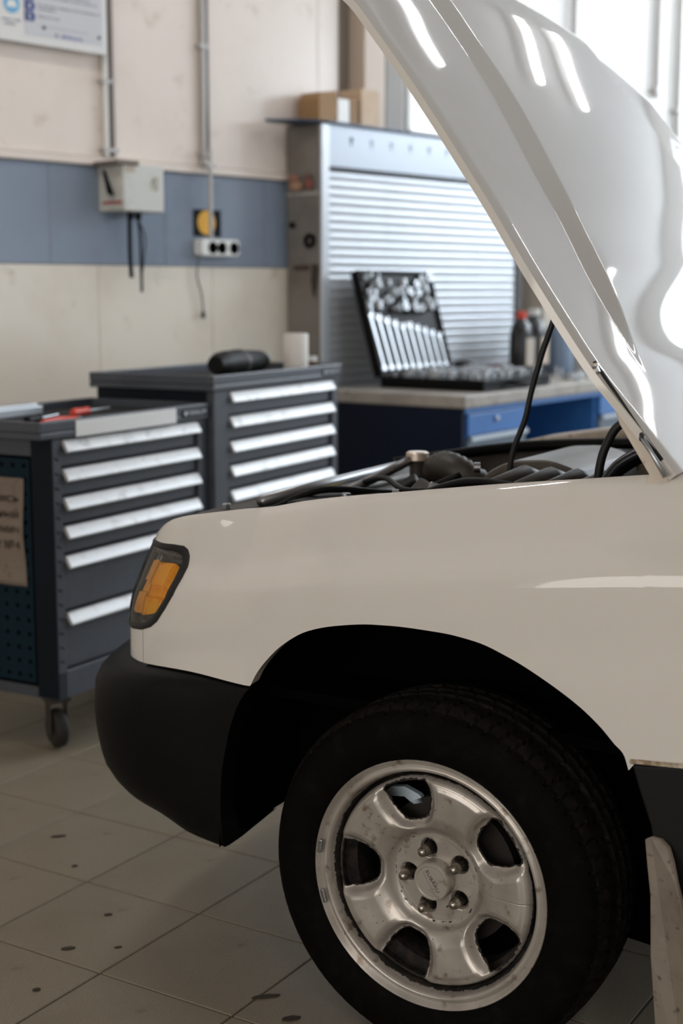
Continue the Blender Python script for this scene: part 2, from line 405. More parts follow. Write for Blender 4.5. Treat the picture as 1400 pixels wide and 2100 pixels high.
# turned-in lip along the wheel arch and lower edge
k0 = int((S_f < .672).sum()); e0 = list(zip(X[0], Y[0], Z[0]))[:k0]
mb.add(e0 + [(x, y - .006, z + .0015) for x, y, z in e0] + [(x, y - .028, z + .004) for x, y, z in e0], [(r*k0 + i, r*k0 + i + 1, (r+1)*k0 + i + 1, (r+1)*k0 + i) for r in range(2) for i in range(k0 - 1)])
# hood gutter flange behind the top edge
k0 = len(S_f); e1 = list(zip(X[-1], Y[-1], Z[-1]))
mb.add(e1 + [(x, y - .012, z - .006) for x, y, z in e1] + [(x, y - .016, z - .05) for x, y, z in e1], [(r*k0 + i, r*k0 + i + 1, (r+1)*k0 + i + 1, (r+1)*k0 + i) for r in range(2) for i in range(k0 - 1)])
part(car, 'fender', mb.flip(), M_paint, smooth=42, recalc=False, weld=.0002)
# nose panel in front of the seam, round to the middle of the car
S_n = np.unique(np.r_[np.linspace(.6735, .83, 50), np.linspace(.83, 1.52, 30)])
Sg, Zg, X, Y, Z = skin(S_n, 74)
cs = (Sg[:-1, :-1] + Sg[1:, 1:])/2; cz = (Zg[:-1, :-1] + Zg[1:, 1:])/2
keep = ~(inside([(a, z + (.004 if z < .72 else -.004 if z > .86 else 0)) for a, z in LAMP_OUT], cs, cz) | ((cs > .79) & (cz > .695) & (cz < .868) & (cs < 1.48)) | ((cs < .83) & (cz > .75)))
part(car, 'nose_panel', MB().grid(X, Y, Z, keep).flip(), M_paint, smooth=42, recalc=False)
# door with its own gap
S_d = np.linspace(-1.25, -.525, 20)
Sg, Zg, X, Y, Z = skin(S_d, 40)
dd = part(car, 'door', MB().grid(X, Y, Z).flip(), M_paint, smooth=42, recalc=False)
part(dd, 'door_handle', MB().box(-1.2, -1.05, .02, .045, .93, .96), M_black, .006)

# front corner lamp: bezel, lens, amber reflector, housing
lamp = bpy.data.objects.new('corner_lamp', None); COL.objects.link(lamp); lamp.parent = car
def resample(poly, n):
    P = np.array(poly + [poly[0]]); L = np.r_[0, np.cumsum(np.hypot(*np.diff(P, axis=0).T))]
    t = np.linspace(0, L[-1], n, endpoint=False); return np.c_[np.interp(t, L, P[:, 0]), np.interp(t, L, P[:, 1])]
def bandpoly(outer, inner, off0, off1, n=140):
    A, B = resample(outer, n), resample(inner, n)
    # match by angle about the lens centre
    c = np.array([.68, .785])
    def byang(Q):
        th = np.unwrap(np.arctan2(Q[:, 1] - c[1], Q[:, 0] - c[0])); return th
    rows = []
    for Q, off in ((A, -.012), (A, off0), (A*.6 + B*.4, off0 + .0015), (B, off1), (B, off1 - .02)):
        x, y, z = body(Q[:, 0], Q[:, 1], off); rows.append(np.c_[x, y, z])
    m = MB(); v = np.concatenate(rows); k = len(rows)
    f = [(r*n + i, r*n + (i+1) % n, (r+1)*n + (i+1) % n, (r+1)*n + i) for r in range(k-1) for i in range(n)]
    return m.add(v, f)
part(lamp, 'bezel', bandpoly(LAMP_OUT, LENS, .0025, .001), M_seal, smooth=50, recalc=False)
def patch(poly, off, ns=70, nz=70, fn=None, smax=1.48):
    P = np.array(poly); S = np.linspace(P[:, 0].min(), max(P[:, 0].max(), 0), ns); Zs = np.linspace(P[:, 1].min(), P[:, 1].max(), nz)
    Sg, Zg = np.meshgrid(S, Zs)
    # clamp columns into the polygon per row so that the outline is clean
    out = np.zeros((nz, ns, 2))
    n = len(poly)
    for i, z in enumerate(Zs):
        zz = min(max(z, Zs[0] + 1e-5), Zs[-1] - 1e-5); xs = []
        for k in range(n):
            (x0, z0_), (x1, z1_) = poly[k], poly[(k+1) % n]
            if (z0_ > zz) != (z1_ > zz): xs.append(x0 + (zz - z0_)/(z1_ - z0_)*(x1 - x0))
        out[i, :, 0] = np.linspace(min(xs), max(xs), ns); out[i, :, 1] = zz
    o = off + (fn(out[..., 0], out[..., 1]) if fn else 0)
    return body(out[..., 0], out[..., 1], o)
M_lens = bpy.data.materials.new('clear_lamp_lens'); M_lens.use_nodes = True
def lens_material(m):
    nt = m.node_tree; N = nt.nodes; L = nt.links; N.remove(N['Principled BSDF'])
    t = N.new('ShaderNodeBsdfTransparent'); t.inputs[0].default_value = (.86, .86, .86, 1)
    g = N.new('ShaderNodeBsdfGlossy'); g.inputs['Roughness'].default_value = .04
    f = N.new('ShaderNodeFresnel'); f.inputs['IOR'].default_value = 1.45
    x = N.new('ShaderNodeMixShader'); L.new(f.outputs[0], x.inputs[0]); L.new(t.outputs[0], x.inputs[1]); L.new(g.outputs[0], x.inputs[2])
    L.new(x.outputs[0], N['Material Output'].inputs['Surface'])
lens_material(M_lens)
M_amber = mat('amber_indicator_plastic', (1.0, .47, .02), .22, coat=.6, noise=[(30, .45, .75, (.9, .30, .008))])
M_chrome = mat('lamp_reflector', (.17, .16, .15), .35, .3)
part(lamp, 'housing', MB().grid(*patch(LENS, -.030)).flip(), M_chrome, smooth=True, recalc=False)
fac = lambda s, z: .006*np.sin((s - .6)*95) + np.where(np.abs(z - .776) < .012, -.005, 0) + np.where((s - .655)**2 < .018**2, .004, 0)
part(lamp, 'amber_reflector', MB().grid(*patch(AMBER, -.009, fn=fac)).flip(), M_amber, smooth=25, recalc=False)
# serrated bars moulded above and below the amber
mb = MB()
for k in range(26):
    s_ = .615 + k*.0068
    for zc, h_ in ((.850, .007), (.7045 + .0009*max(0, 12 - k), .006)):
        if s_ < .70 or zc > .8:
            x, y, z = body(np.array([s_]*2), np.array([zc - h_, zc + h_]), -.012); mb.tube([(x[0], y[0], z[0]), (x[1], y[1], z[1])], .0022, 5)
part(lamp, 'lens_rib', mb, M_chrome, smooth=True)
part(lamp, 'lens', MB().grid(*patch(LENS, .0008)).flip(), M_lens, smooth=True, recalc=False)
# head lamp round the corner of the nose
hl = bpy.data.objects.new('head_lamp', None); COL.objects.link(hl); hl.parent = car
HL = [(.802,.866),(1.15,.866),(1.16,.70),(.802,.70)]
part(hl, 'reflector', MB().grid(*patch(HL, -.05, 40, 20)).flip(), M_chrome, smooth=True, recalc=False)
part(hl, 'lens', MB().grid(*patch(HL, 0, 40, 20)).flip(), M_lens, smooth=True, recalc=False)
for k in range(6):
    z = .705 + k*.03; s_ = np.linspace(1.18, 1.47, 12); x, y, zz = body(s_, z + 0*s_, -.01)
    part(car, 'grille_bar', MB().tube(list(zip(x, y, zz)), .009, 6), M_black, smooth=True)

# front bumper
SR = ([.28,.30,.425,.504,.584,.615,.636,.66], [.446,.444,.437,.424,.40,.383,.367,.36])
OFFB = ([.30,.376,.45,.55,.65,.75,.85,1.6], [-.002,.001,.008,.028,.052,.068,.074,.08])
ZB = ([.3,.44,.56,.70,.80,.95,1.6], [.298,.300,.326,.345,.352,.335,.32])
A_ = np.linspace(0, 1, 90)**1.25
rows = [(0, -.02, 0), (0, -.004, 0), (.004, .30, 0), (.012, .62, 0), (.028, .88, 0), (.05, 1., .002), (.09, 1., .004), (.42, 1, .005), (.52, 1, .003), (.62, 1, -.001), (.72, 1, -.006), (.82, 1, -.014), (.92, 1, -.030), (.98, 1, -.044), (1., 1, -.06), (1., 1, -.10)]
Xs, Ys, Zs = [], [], []
for t, ow, ex in rows:
    zt0 = pchip([.367,.376,.508,.756,.9,1.6],[.632,.631,.634,.620,.626,.636], .36 + A_*1.16); zb0 = pchip(*ZB, .36 + A_*1.16)
    z = zt0 - t*(zt0 - zb0) if t > .2 or t == 0 else zt0 - t
    s0 = pchip(*SR, z); s = s0 + A_*(1.52 - s0)
    side_w = sstep((s - .40)/.25)
    off = pchip(*OFFB, s)*ow + ex*(.25 + .75*side_w) if ow > 0 else ow + 0*s
    x, y, zz = body(s, np.minimum(z, .66), off); Xs.append(x); Ys.append(y); Zs.append(z + 0*x)
X, Y, Z = map(np.array, (Xs, Ys, Zs))
mb = MB().grid(X, Y, Z)
# inward return at the wheel arch edge
ed = [(X[i, 0], Y[i, 0], Z[i, 0]) for i in range(len(rows))]
mb.add(ed + [(x + .004, y - .05, z) for x, y, z in ed] + [(x + .03, y - .22, z) for x, y, z in ed], [(r*len(ed) + i, r*len(ed) + i + 1, (r+1)*len(ed) + i + 1, (r+1)*len(ed) + i) for r in range(2) for i in range(len(ed)-1)])
part(car, 'front_bumper', mb, M_black, smooth=50, recalc=False, weld=.0003)

# wheel house liner
AX = [(-.47,.20),(-.45,.30),(-.432,.42),(-.408,.52),(-.378,.60)] + [(a, b + .004) for a, b in zip(*ARCH)][1:-1] + [(.372,.63),(.404,.584),(.428,.504),(.441,.425),(.448,.30)]
mb = MB(); n_ = len(AX)
mb.add([(x, y, z + dz) for y, dz in ((.0, 0), (-.06, .012), (-.30, .02)) for x, z in AX], [(r*n_ + i, r*n_ + i + 1, (r+1)*n_ + i + 1, (r+1)*n_ + i) for r in range(2) for i in range(n_ - 1)])
mb.prism([(x*1.06, z + (.05 if z > .31 else -.05)) for x, z in AX][::-1], -.285, -.31, 'Y')
mb.box(.43, .80, -.36, -.30, .30, .66)
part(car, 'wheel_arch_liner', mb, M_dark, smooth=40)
# lower cladding behind the wheel and mud flap
CL = [(-.378,.616),(-.39,.58),(-.412,.52),(-.432,.42),(-.45,.30),(-.47,.20),(-1.25,.20),(-1.25,.648),(-.9,.646),(-.459,.626)]
part(car, 'side_cladding', MB().prism(CL, .026, -.03, 'Y'), mat('grey_black_cladding', (.010, .0098, .0098), .55, spec=.18), .004)
part(car, 'cladding_edge', MB().tube([(-.374, .022, .621), (-.46, .024, .628), (-.9, .024, .648), (-1.24, .018, .652)], .004, 6), mat('rusty_seam', (.24, .17, .10), .7, noise=[(60, .4, .6, (.5, .44, .36))]))
M_flap = mat('grimy_white_rubber', (.22, .185, .15), .6, noise=[(7, .45, .7, (.12, .098, .078)), (45, .58, .68, (.05, .04, .03))])
def flap():
    P = [(0,.502),(.008,.508),(.022,.506),(.040,.497),(.058,.478),(.072,.452),(.085,.42),(.10,.36),(.105,.25),(.11,.07),(.035,.07),(.030,.19),(.020,.31),(.010,.41),(.003,.46)]
    m = MB(); a = (-.408, .034); dx, dy = -.80, .45
    L_ = math.hypot(dx, dy); dx /= L_; dy /= L_
    nx, ny = -dy, dx
    def q(t, z, w): 
        w += .006*math.sin((z)*17) + (.010*math.sin(t*60))
        return (a[0] + dx*t + nx*w, a[1] + dy*t*.45 + ny*w, z)
    n = len(P); m.add([q(t, z, 0) for t, z in P] + [q(t, z, -.008) for t, z in P], [tuple(range(n)), tuple(range(2*n-1, n-1, -1))] + [(i, i+n, (i+1) % n + n, (i+1) % n) for i in range(n)])
    return m
part(car, 'mud_flap', flap(), M_flap, .002)

# --- wheel: tyre, steel disc with five windows, nuts, cap
WZ = .32
tyre_prof = [(.206,-.030),(.222,-.012),(.228,-.002),(.236,.004),(.250,.009),(.268,.012),(.286,.011),(.300,.006),(.311,-.002),(.3185,-.011),(.3235,-.019),(.327,-.027)]
n_th = 480
def tyre(tread):
    prof = tyre_prof + [(.329 + .003*math.sin(math.pi*k/22), -.032 - .136*k/22) for k in range(23)] + [(.327,-.173),(.3235,-.181),(.311,-.198),(.286,-.211),(.25,-.209),(.222,-.188),(.206,-.17)]
    k0_ = 9; k1_ = len(prof) - 5; prof = prof[k0_:k1_] if tread else prof
    if not tread: prof = prof[:k0_ + 1] + [(r - .012, y) for r, y in prof[k0_ + 1:k1_ - 1]] + prof[k1_ - 1:]
    V = []
    for i, (r, y) in enumerate(prof):
        for k in range(n_th):
            th = 2*math.pi*k/n_th; rr = r
            ph = (th*72/(2*math.pi) + (y + .03)*9) % 1
            if r > .3105 and y > -.075 and ph < .16: rr -= .0065*min(1, (r - .3105)/.008)
            if r > .32 and y < -.12 and ((ph + .5) % 1) < .16: rr -= .0065
            if r > .325 and (abs(y + .072) < .0055 or abs(y + .102) < .0055 or abs(y + .132) < .0055): rr -= .008
            if r > .326 and -.13 < y < -.075 and ((th*54/(2*math.pi) - y*14) % 1) < .14: rr -= .004
            if .250 < r < .262: rr += .0
            V.append((rr*math.cos(th), y, max(WZ + rr*math.sin(th), .002)))
    m = len(prof); F = [(i*n_th + k, i*n_th + (k+1) % n_th, (i+1)*n_th + (k+1) % n_th, (i+1)*n_th + k) for i in range(m-1) for k in range(n_th)]
    return MB().add(V, F)
tire = part(car, 'tire', tyre(False), M_rubber, smooth=38)
part(tire, 'tread', tyre(True), mat('dusty_tread_rubber', (.006, .005, .0045), .75, noise=[(30, .45, .7, (.013, .0105, .009)), (120, .64, .72, (.04, .034, .028))], spec=.1), smooth=38)

# steel wheel: polar height field with recessed windows
M_wheel = bpy.data.materials.new('silver_wheel_paint'); M_wheel.use_nodes = True
def wheel_material(m):
    nt = m.node_tree; N = nt.nodes; L = nt.links; b = N['Principled BSDF']
    at = N.new('ShaderNodeAttribute'); at.attribute_name = 'wear'
    tc = N.new('ShaderNodeTexCoord')
    def noise(sc, det=6):
        n = N.new('ShaderNodeTexNoise'); n.inputs['Scale'].default_value = sc; n.inputs['Detail'].default_value = det; L.new(tc.outputs['Object'], n.inputs['Vector']); return n.outputs['Fac']
    def rng(v, a, c, to0=0., to1=1.):
        r = N.new('ShaderNodeMapRange'); r.inputs['From Min'].default_value = a; r.inputs['From Max'].default_value = c
        r.inputs['To Min'].default_value = to0; r.inputs['To Max'].default_value = to1; L.new(v, r.inputs['Value']); return r.outputs['Result']
    def math_(op, a, c):
        x = N.new('ShaderNodeMath'); x.operation = op
        for i, q in enumerate((a, c)):
            if isinstance(q, (int, float)): x.inputs[i].default_value = q
            else: L.new(q, x.inputs[i])
        return x.outputs[0]
    def mix(f, A, B):
        x = N.new('ShaderNodeMix'); x.data_type = 'RGBA'; L.new(f, x.inputs['Factor'])
        for nm, q in (('A', A), ('B', B)):
            if isinstance(q, tuple): x.inputs[nm].default_value = (*q, 1)
            else: L.new(q, x.inputs[nm])
        return x.outputs['Result']
    base = mix(rng(noise(14), .40, .72), (.47, .435, .40), (.34, .305, .27))
    grime = mix(rng(noise(40), .60, .72), base, (.20, .155, .115))
    w = math_('ADD', math_('MULTIPLY', at.outputs['Fac'], .55), math_('MULTIPLY', noise(110), .62))
    rust = rng(w, .60, .68)
    brown = mix(rng(noise(70), .45, .62), (.005, .004, .0035), (.026, .015, .009))
    spots = rng(noise(170, 2), .735, .755)
    c = mix(rust, grime, brown); c = mix(spots, c, (.03, .016, .009))
    L.new(c, b.inputs['Base Color'])
    L.new(rng(rust, 0, 1, .33, .85), b.inputs['Roughness']); L.new(rng(rust, 0, 1, .5, .0), b.inputs['Metallic'])
wheel_material(M_wheel)
HOLE_A = [math.radians(a) for a in (108, 180, 252, 324, 36)]
HP = rounded([(.114, -.0235), (.1165, .0235), (.150, .0415), (.186, .044), (.1875, -.044), (.150, -.0415)][:0] + [(.113, -.020), (.113, .020), (.140, .0375), (.183, .0465), (.188, 0), (.183, -.0465), (.140, -.0375)], .012, 5)
HPA = np.array(HP)
def hole_dist(r, th):
    """signed distance to the nearest window outline (negative inside)"""
    best = np.full(r.shape, 9.)
    for a in HOLE_A:
        x = r*np.cos(th - a); t = r*np.sin(th - a); d = np.full(r.shape, 9.)
        for i in range(len(HP)):
            (x0, y0), (x1, y1) = HP[i], HP[(i+1) % len(HP)]
            vx, vy = x1 - x0, y1 - y0; q = np.clip(((x - x0)*vx + (t - y0)*vy)/(vx*vx + vy*vy + 1e-12), 0, 1)
            d = np.minimum(d, np.hypot(x - x0 - q*vx, t - y0 - q*vy))
        d = np.where(inside(HP, x, t), -d, d); best = np.where(np.abs(best) < np.abs(d), best, d) if False else np.minimum(best, d)
    return best
def disc():
    r = np.unique(np.r_[np.linspace(.028, .10, 26), np.linspace(.10, .1955, 84)]); th = np.linspace(0, 2*math.pi, 601)
    Rg, Tg = np.meshgrid(r, th, indexing='ij')
    base = pchip([.0, .080, .088, .098, .112, .14, .17, .183, .188, .192, .1955], [-.044, -.044, -.040, -.027, -.020, -.017, -.014, -.0135, -.016, -.022, -.032], Rg)
    d = hole_dist(Rg, Tg)
    pocket = (1 - sstep((d - .001)/.017))*np.where(Rg > .1, 1, sstep((Rg - .088)/.012))
    depth = .017*(1 - .55*sstep((Rg - .165)/.022))
    y = base - depth*pocket
    spoke = sstep((d - .014)/.012)*sstep((Rg - .105)/.02)*(1 - sstep((Rg - .172)/.012)); y = y + .0035*spoke
    # five nut wells and their raised rims
    for a in HOLE_A:
        q = np.hypot(Rg*np.cos(Tg) - .0555*math.cos(a), Rg*np.sin(Tg) - .0555*math.sin(a)); y = y - .018*(1 - sstep((q - .0140)/.003))
    y = y + .0012*np.exp(-((Rg - .078)/.0012)**2)
    X = -Rg*np.cos(Tg); Z = WZ + Rg*np.sin(Tg)
    dc = (d[:-1, :-1] + d[1:, 1:] + d[1:, :-1] + d[:-1, 1:])/4
    wear = np.clip(1 - np.abs(d)/.007, 0, 1)*.9
    wear = np.maximum(wear, .9*sstep((Rg - .1915)/.003))
    for a in HOLE_A:
        q = np.hypot(Rg*np.cos(Tg) - .0555*math.cos(a), Rg*np.sin(Tg) - .0555*math.sin(a)); wear = np.maximum(wear, 1.1*(1 - sstep((q - .0140)/.003)))
    wear = np.maximum(wear, .55*np.exp(-((Rg - .083)/.004)**2))
    m = MB().grid(X, y, Z, dc > 0).flip()
    me = m.mesh('wheel_disc', smooth=True, recalc=False)
    # keep the wear attribute in step with vertices that survived
    used = sorted(set(i for f in m.f for i in f)); wv = wear.ravel()[used]
    at = me.attributes.new('wear', 'FLOAT', 'POINT'); at.data.foreach_set('value', wv.astype(np.float32))
    return me
rim = obj('wheel_disc', disc(), M_wheel, car)
sm = rim.modifiers.new('thickness', 'SOLIDIFY'); sm.thickness = .0035; sm.offset = -1
def rim_ring():
    prof = [(.1995,-.060),(.2000,-.034),(.2015,-.027),(.2040,-.018),(.2062,-.010),(.2085,-.0060),(.2115,-.0045),(.2150,-.0060),(.2190,-.0085),(.2225,-.0060),(.2258,-.0010),(.2285,.0012),(.2300,.0002),(.2300,-.006),(.226,-.010),(.214,-.018),(.210,-.16),(.196,-.17),(.180,-.13),(.180,-.07)]
    n = 240; V = []; wr = []
    for r, y in prof:
        for k in range(n):
            th = 2*math.pi*k/n; V.append((-r*math.cos(th), y, WZ + r*math.sin(th)))
            wr.append(1.0 if y < -.031 else .9 if r < .2018 else .3 if y < -.011 else .50 if r > .2285 else .12)
    m = len(prof); F = [(i*n + k, i*n + (k+1) % n, ((i+1) % m)*n + (k+1) % n, ((i+1) % m)*n + k) for i in range(m) for k in range(n)]
    me = MB().add(V, F).mesh('wheel_rim', smooth=60)
    at = me.attributes.new('wear', 'FLOAT', 'POINT'); at.data.foreach_set('value', np.array(wr, np.float32)); return me
obj('wheel_rim', rim_ring(), M_wheel, car)
M_nut = mat('worn_chrome_nut', (.36, .33, .29), .28, 1., noise=[(120, .55, .7, (.12, .09, .06))])
nut_me = MB().lathe([(.0100, -.066), (.0100, -.034), (.0106, -.0325), (.0106, -.0305), (.0098, -.0292), (.0095, -.0275), (.0092, -.0235), (.0080, -.0195), (.0058, -.0168), (.0030, -.0155), (0., -.0152)], 18, axis='Y').mesh('lug_nut', smooth=35)
nut_me.materials.append(M_nut)
for a in HOLE_A:
    obj('lug_nut', nut_me, None, rim, (-.0555*math.cos(a), .004, WZ + .0555*math.sin(a)))
cap = part(rim, 'center_cap', MB().lathe([(.0365, -.046), (.0358, -.024), (.0345, -.0205), (.0325, -.0185), (.0295, -.0185), (.0280, -.0196), (.0, -.0196)], 48, (0, 0, WZ), 'Y'), mat('cap_paint', (.44, .41, .37), .38, .5, noise=[(60, .55, .75, (.25, .2, .15))]), smooth=35, label='round silver wheel centre cap with embossed lettering')
ca = math.radians(-57)
part(rim, 'cap_bar', MB().box(-.0275, .0275, -.0196, -.0182, -.0009, .0009), M_steel, loc=(.0034, 0, WZ - .0022), rot=(0, math.radians(-57 + 180), 0))
lm = lettering(rim, 'SUBARU', .009, mat('cap_letter', (.10, .085, .07), .5), (0, 0, 0), (0, 0, 0), width=.044)
lm.name = 'cap_lettering'
# lettering sits along the bar, reading towards lower right as seen from outside
ex = Vector((-math.cos(ca), 0, math.sin(ca))); ez = Vector((0, 1, 0)); ey = ez.cross(ex)
lm.matrix_local = Matrix.Translation(Vector((0, -.0192, WZ)) - ex*.0225 + ey*.0005) @ Matrix((ex, ey, ez)).transposed().to_4x4()
part(rim, 'key_slot', MB().box(-.006, .006, -.0445, -.0432, -.0013, .0013), M_seal, loc=(-.024, 0, WZ - .048), rot=(0, math.radians(45), 0))
for th in (172, 197):
    a = math.radians(th)
    part(rim, 'balance_weight', MB().box(-.013, .013, -.003, .0035, -.004, .004), M_dsteel, .002, loc=(-.221*math.cos(a), 0, WZ + .221*math.sin(a)), rot=(0, math.pi/2 + a, 0))
# brake disc and caliper behind the windows, suspension leg
part(car, 'brake_disc', MB().lathe([(.06, -.10), (.06, -.085), (.138, -.085), (.138, -.105)], 48, (0, 0, WZ), 'Y'), mat('rusty_brake_iron', (.014, .010, .008), .7), smooth=35)
part(car, 'brake_caliper', MB().prism(rounded([(.03, .415), (.10, .40), (.135, .345), (.10, .335), (.07, .375), (.02, .39)], .012), -.075, -.14, 'Y'), mat('caliper_alloy', (.05, .05, .05), .5), .004)
part(car, 'brake_bracket', MB().prism([(.045,.438),(.06,.452),(.09,.462),(.13,.455),(.165,.43),(.155,.418),(.12,.438),(.09,.442),(.07,.43)], -.085, -.10, 'Y'), mat('pale_bracket', (.50, .60, .68), .4), .002)
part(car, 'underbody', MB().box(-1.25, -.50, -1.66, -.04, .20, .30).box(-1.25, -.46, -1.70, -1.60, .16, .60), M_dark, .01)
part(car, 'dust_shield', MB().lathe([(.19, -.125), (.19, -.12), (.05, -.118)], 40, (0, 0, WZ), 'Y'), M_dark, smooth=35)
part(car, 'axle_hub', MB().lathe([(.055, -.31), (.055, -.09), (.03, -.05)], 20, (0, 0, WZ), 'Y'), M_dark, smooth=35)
# HOOD BEGIN
HO = (-.4125, -.05, 1.0787); HTH = math.radians(53.0); HW = 1.58
WEDGE = ([0,.11,.23,.39,.57,.8,.95,1.05,1.15,1.3], [0,-.008,-.0164,-.0125,-.0023,.003,.000,-.003,-.015,-.04])
UF = ([0,.24,.4,.51,.62,.68,.73,.77,.79], [1.245,1.215,1.185,1.155,1.125,1.105,1.09,1.075,1.06])
RIDL = ([.0,.2,.25,.358,.503,.596,.693,.842,.92,1.035,1.3], [.10,.178,.187,.199,.230,.241,.265,.299,.312,.319,.325])
RIDR = ([.0,.204,.284,.396,.5,.637,.769,.894,1.02,1.3], [.11,.188,.227,.261,.283,.318,.348,.364,.380,.39])
def hood_w(u, v):
    vm = np.minimum(v, HW - v); k = (v - HW/2)/(HW/2)
    w = pchip(*WEDGE, u) + .025*(1 - k*k)
    uf = pchip(*UF, np.abs(v - HW/2))
    w = w - .022*sstep((u - (uf - .13))/.13)**2
    a = pchip(*RIDL, u); b = np.maximum(pchip(*RIDR, u), a + .004)
    rise = .013*sstep((u - .19)/.22)
    w = w + rise*np.clip((vm - a)/(b - a), 0, 1) - .004*sstep((.02 - vm)/.02)
    return w
def hood_xyz(u, v, dw=0.):
    w = hood_w(u, v) + dw; c, s = math.cos(HTH), math.sin(HTH)
    return HO[0] + c*u - s*w, HO[1] - v, HO[2] + s*u + c*w
# HOOD END
def build_hood():
    vs = np.unique(np.r_[0, .004, .01, .02, np.linspace(.03, .16, 8), np.linspace(.16, .42, 66), np.linspace(.42, 1.16, 40)])
    vs = np.unique(np.r_[vs, HW - vs]); vs = vs[(vs >= 0) & (vs <= HW)]
    vs = vs[np.r_[True, np.diff(vs) > 1e-4]]
    us = np.linspace(0, 1, 110)
    V, U = np.meshgrid(vs, us); uf = pchip(*UF, np.abs(V - HW/2)); U = U*uf
    m = MB(); A = hood_xyz(U, V); B = hood_xyz(U, V, -.020)
    m.grid(*A); k = U.size; n = U.shape[1]; mrow = U.shape[0]
    # inner skin is set in from the outer edge like a hemmed flange
    Vi = .016 + V*(HW - .032)/HW; B = hood_xyz(U*.985 + .006, Vi, -.020)
    m.grid(*B)
    ring = [(0, j) for j in range(n)] + [(i, n-1) for i in range(1, mrow)] + [(mrow-1, j) for j in range(n-2, -1, -1)] + [(i, 0) for i in range(mrow-2, 0, -1)]
    idx = [i*n + j for i, j in ring]
    C_ = [hood_xyz(U[i, j], V[i, j], -.013) for i, j in ring]; base = len(m.v)
    m.v += [tuple(map(float, q)) for q in C_]; L_ = len(idx)
    for q in range(L_):
        r = (q+1) % L_; m.f.append((idx[q], idx[r], base + r, base + q)); m.f.append((base + q, base + r, k + idx[r], k + idx[q]))
    return m
hood = part(car, 'hood', build_hood(), M_paint, smooth=28)
def hp(u, v, dw): return tuple(float(np.asarray(q)) for q in hood_xyz(np.array(u), np.array(v), dw))
# stiffening frame under the hood
mb = MB()
for a, b in (((.06, .12), (1.0, .10)), ((.06, 1.46), (1.0, 1.48)), ((.08, .2), (1.05, .79)), ((.08, 1.38), (1.05, .79)), ((.06, .12), (.06, 1.46)), ((.98, .1), (.98, 1.48))):
    mb.tube([hp(a[0] + (b[0]-a[0])*t, a[1] + (b[1]-a[1])*t, -.026) for t in np.linspace(0, 1, 14)], .016, 6)
part(hood, 'hood_frame', mb, M_paint, smooth=40)
part(hood, 'hood_latch', MB().box(-.03, .03, -.03, .03, -.02, .02), M_dsteel, .004, loc=hp(1.12, .79, -.05))
# hinge plate between cowl corner and hood edge, with a black strip standing in for the dark gap, spring rod and bolt
M_hinge = mat('grimy_hinge_paint', (.58, .51, .43), .4, coat=.5, noise=[(22, .55, .7, (.36, .27, .18)), (70, .66, .74, (.05, .03, .02))])
part(car, 'hood_hinge', MB().prism([(-.255,1.246),(-.268,1.250),(-.300,1.195),(-.345,1.135),(-.395,1.070),(-.395,1.02),(-.340,1.02),(-.362,1.073),(-.310,1.152),(-.300,1.178)], -.072, -.060, 'Y'), M_hinge, .002)
part(car, 'hinge_gap_strip', MB().tube([(-.262, -.066, 1.250), (-.302, -.06, 1.200), (-.345, -.055, 1.145), (-.385, -.05, 1.098)], .0045, 6), M_seal, smooth=True)
part(car, 'hinge_bolt', MB().lathe([(.009, -.058), (.009, -.053), (.004, -.051)], 6, (-.268, 0, 1.236), 'Y'), M_dsteel)
part(car, 'spring_rod', MB().tube([(-.352, -.045, 1.135), (-.372, -.04, 1.110), (-.398, -.035, 1.075)], [.005, .0035, .006], 8), M_steel, smooth=True)
part(car, 'spring_clip', MB().box(-.357, -.350, -.05, -.040, 1.128, 1.142), M_seal, .002)

# --- engine bay seen over the fender
M_bayrail = mat('dusty_body_rail', (.36, .31, .25), .5, noise=[(9, .45, .7, (.24, .20, .155)), (40, .6, .7, (.12, .095, .07))])
M_dusty = mat('dusty_black_plastic', (.026, .022, .018), .5, noise=[(12, .45, .75, (.060, .050, .040))])
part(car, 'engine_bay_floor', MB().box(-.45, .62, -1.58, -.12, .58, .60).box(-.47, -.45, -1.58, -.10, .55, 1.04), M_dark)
ff = [(-.42,1.078),(-.255,1.058),(-.08,1.036),(.109,1.012),(.30,.985),(.45,.958),(.56,.93),(.64,.895),(.66,.86),(.66,.70),(.40,.64),(.36,.70),(.24,.76),(0,.79),(-.24,.73),(-.37,.62),(-.42,.62)]
part(car, 'far_fender', MB().prism(ff, -1.70, -1.56, 'Y'), M_bayrail, .02)
part(car, 'far_bumper', MB().box(.42, .70, -1.70, -1.45, .33, .64), M_black, .04)
part(car, 'inner_rail', MB().prism([(-.42,1.02),(.2,.965),(.52,.905),(.62,.86),(.62,.80),(-.42,.9)], -1.56, -1.45, 'Y'), M_bayrail, .012)
part(car, 'far_tire', MB().lathe([(.2, -1.69), (.3, -1.70), (.325, -1.68), (.33, -1.53), (.3, -1.5), (.2, -1.51)], 40, (0, 0, .33), 'Y'), M_rubber, smooth=40)
part(car, 'cowl_panel', MB().box(-.62, -.44, -1.6, -.09, .98, 1.03), M_black, .01)
# windscreen, pillar and roof stub behind
part(car, 'windshield', MB().prism([(-.60,1.03),(-1.2,1.47),(-1.21,1.46),(-.61,1.02)], -1.55, -.14, 'Y'), mat('tinted_glass', (.02, .03, .03), .03, coat=1.))
part(car, 'a_pillar', MB().tube([(-.55, -.06, 1.06), (-.9, -.12, 1.30), (-1.22, -.17, 1.48)], .028, 8), M_paint, smooth=True)
part(car, 'roof', MB().box(-1.30, -1.18, -1.52, -.16, 1.455, 1.49), M_paint, .012)
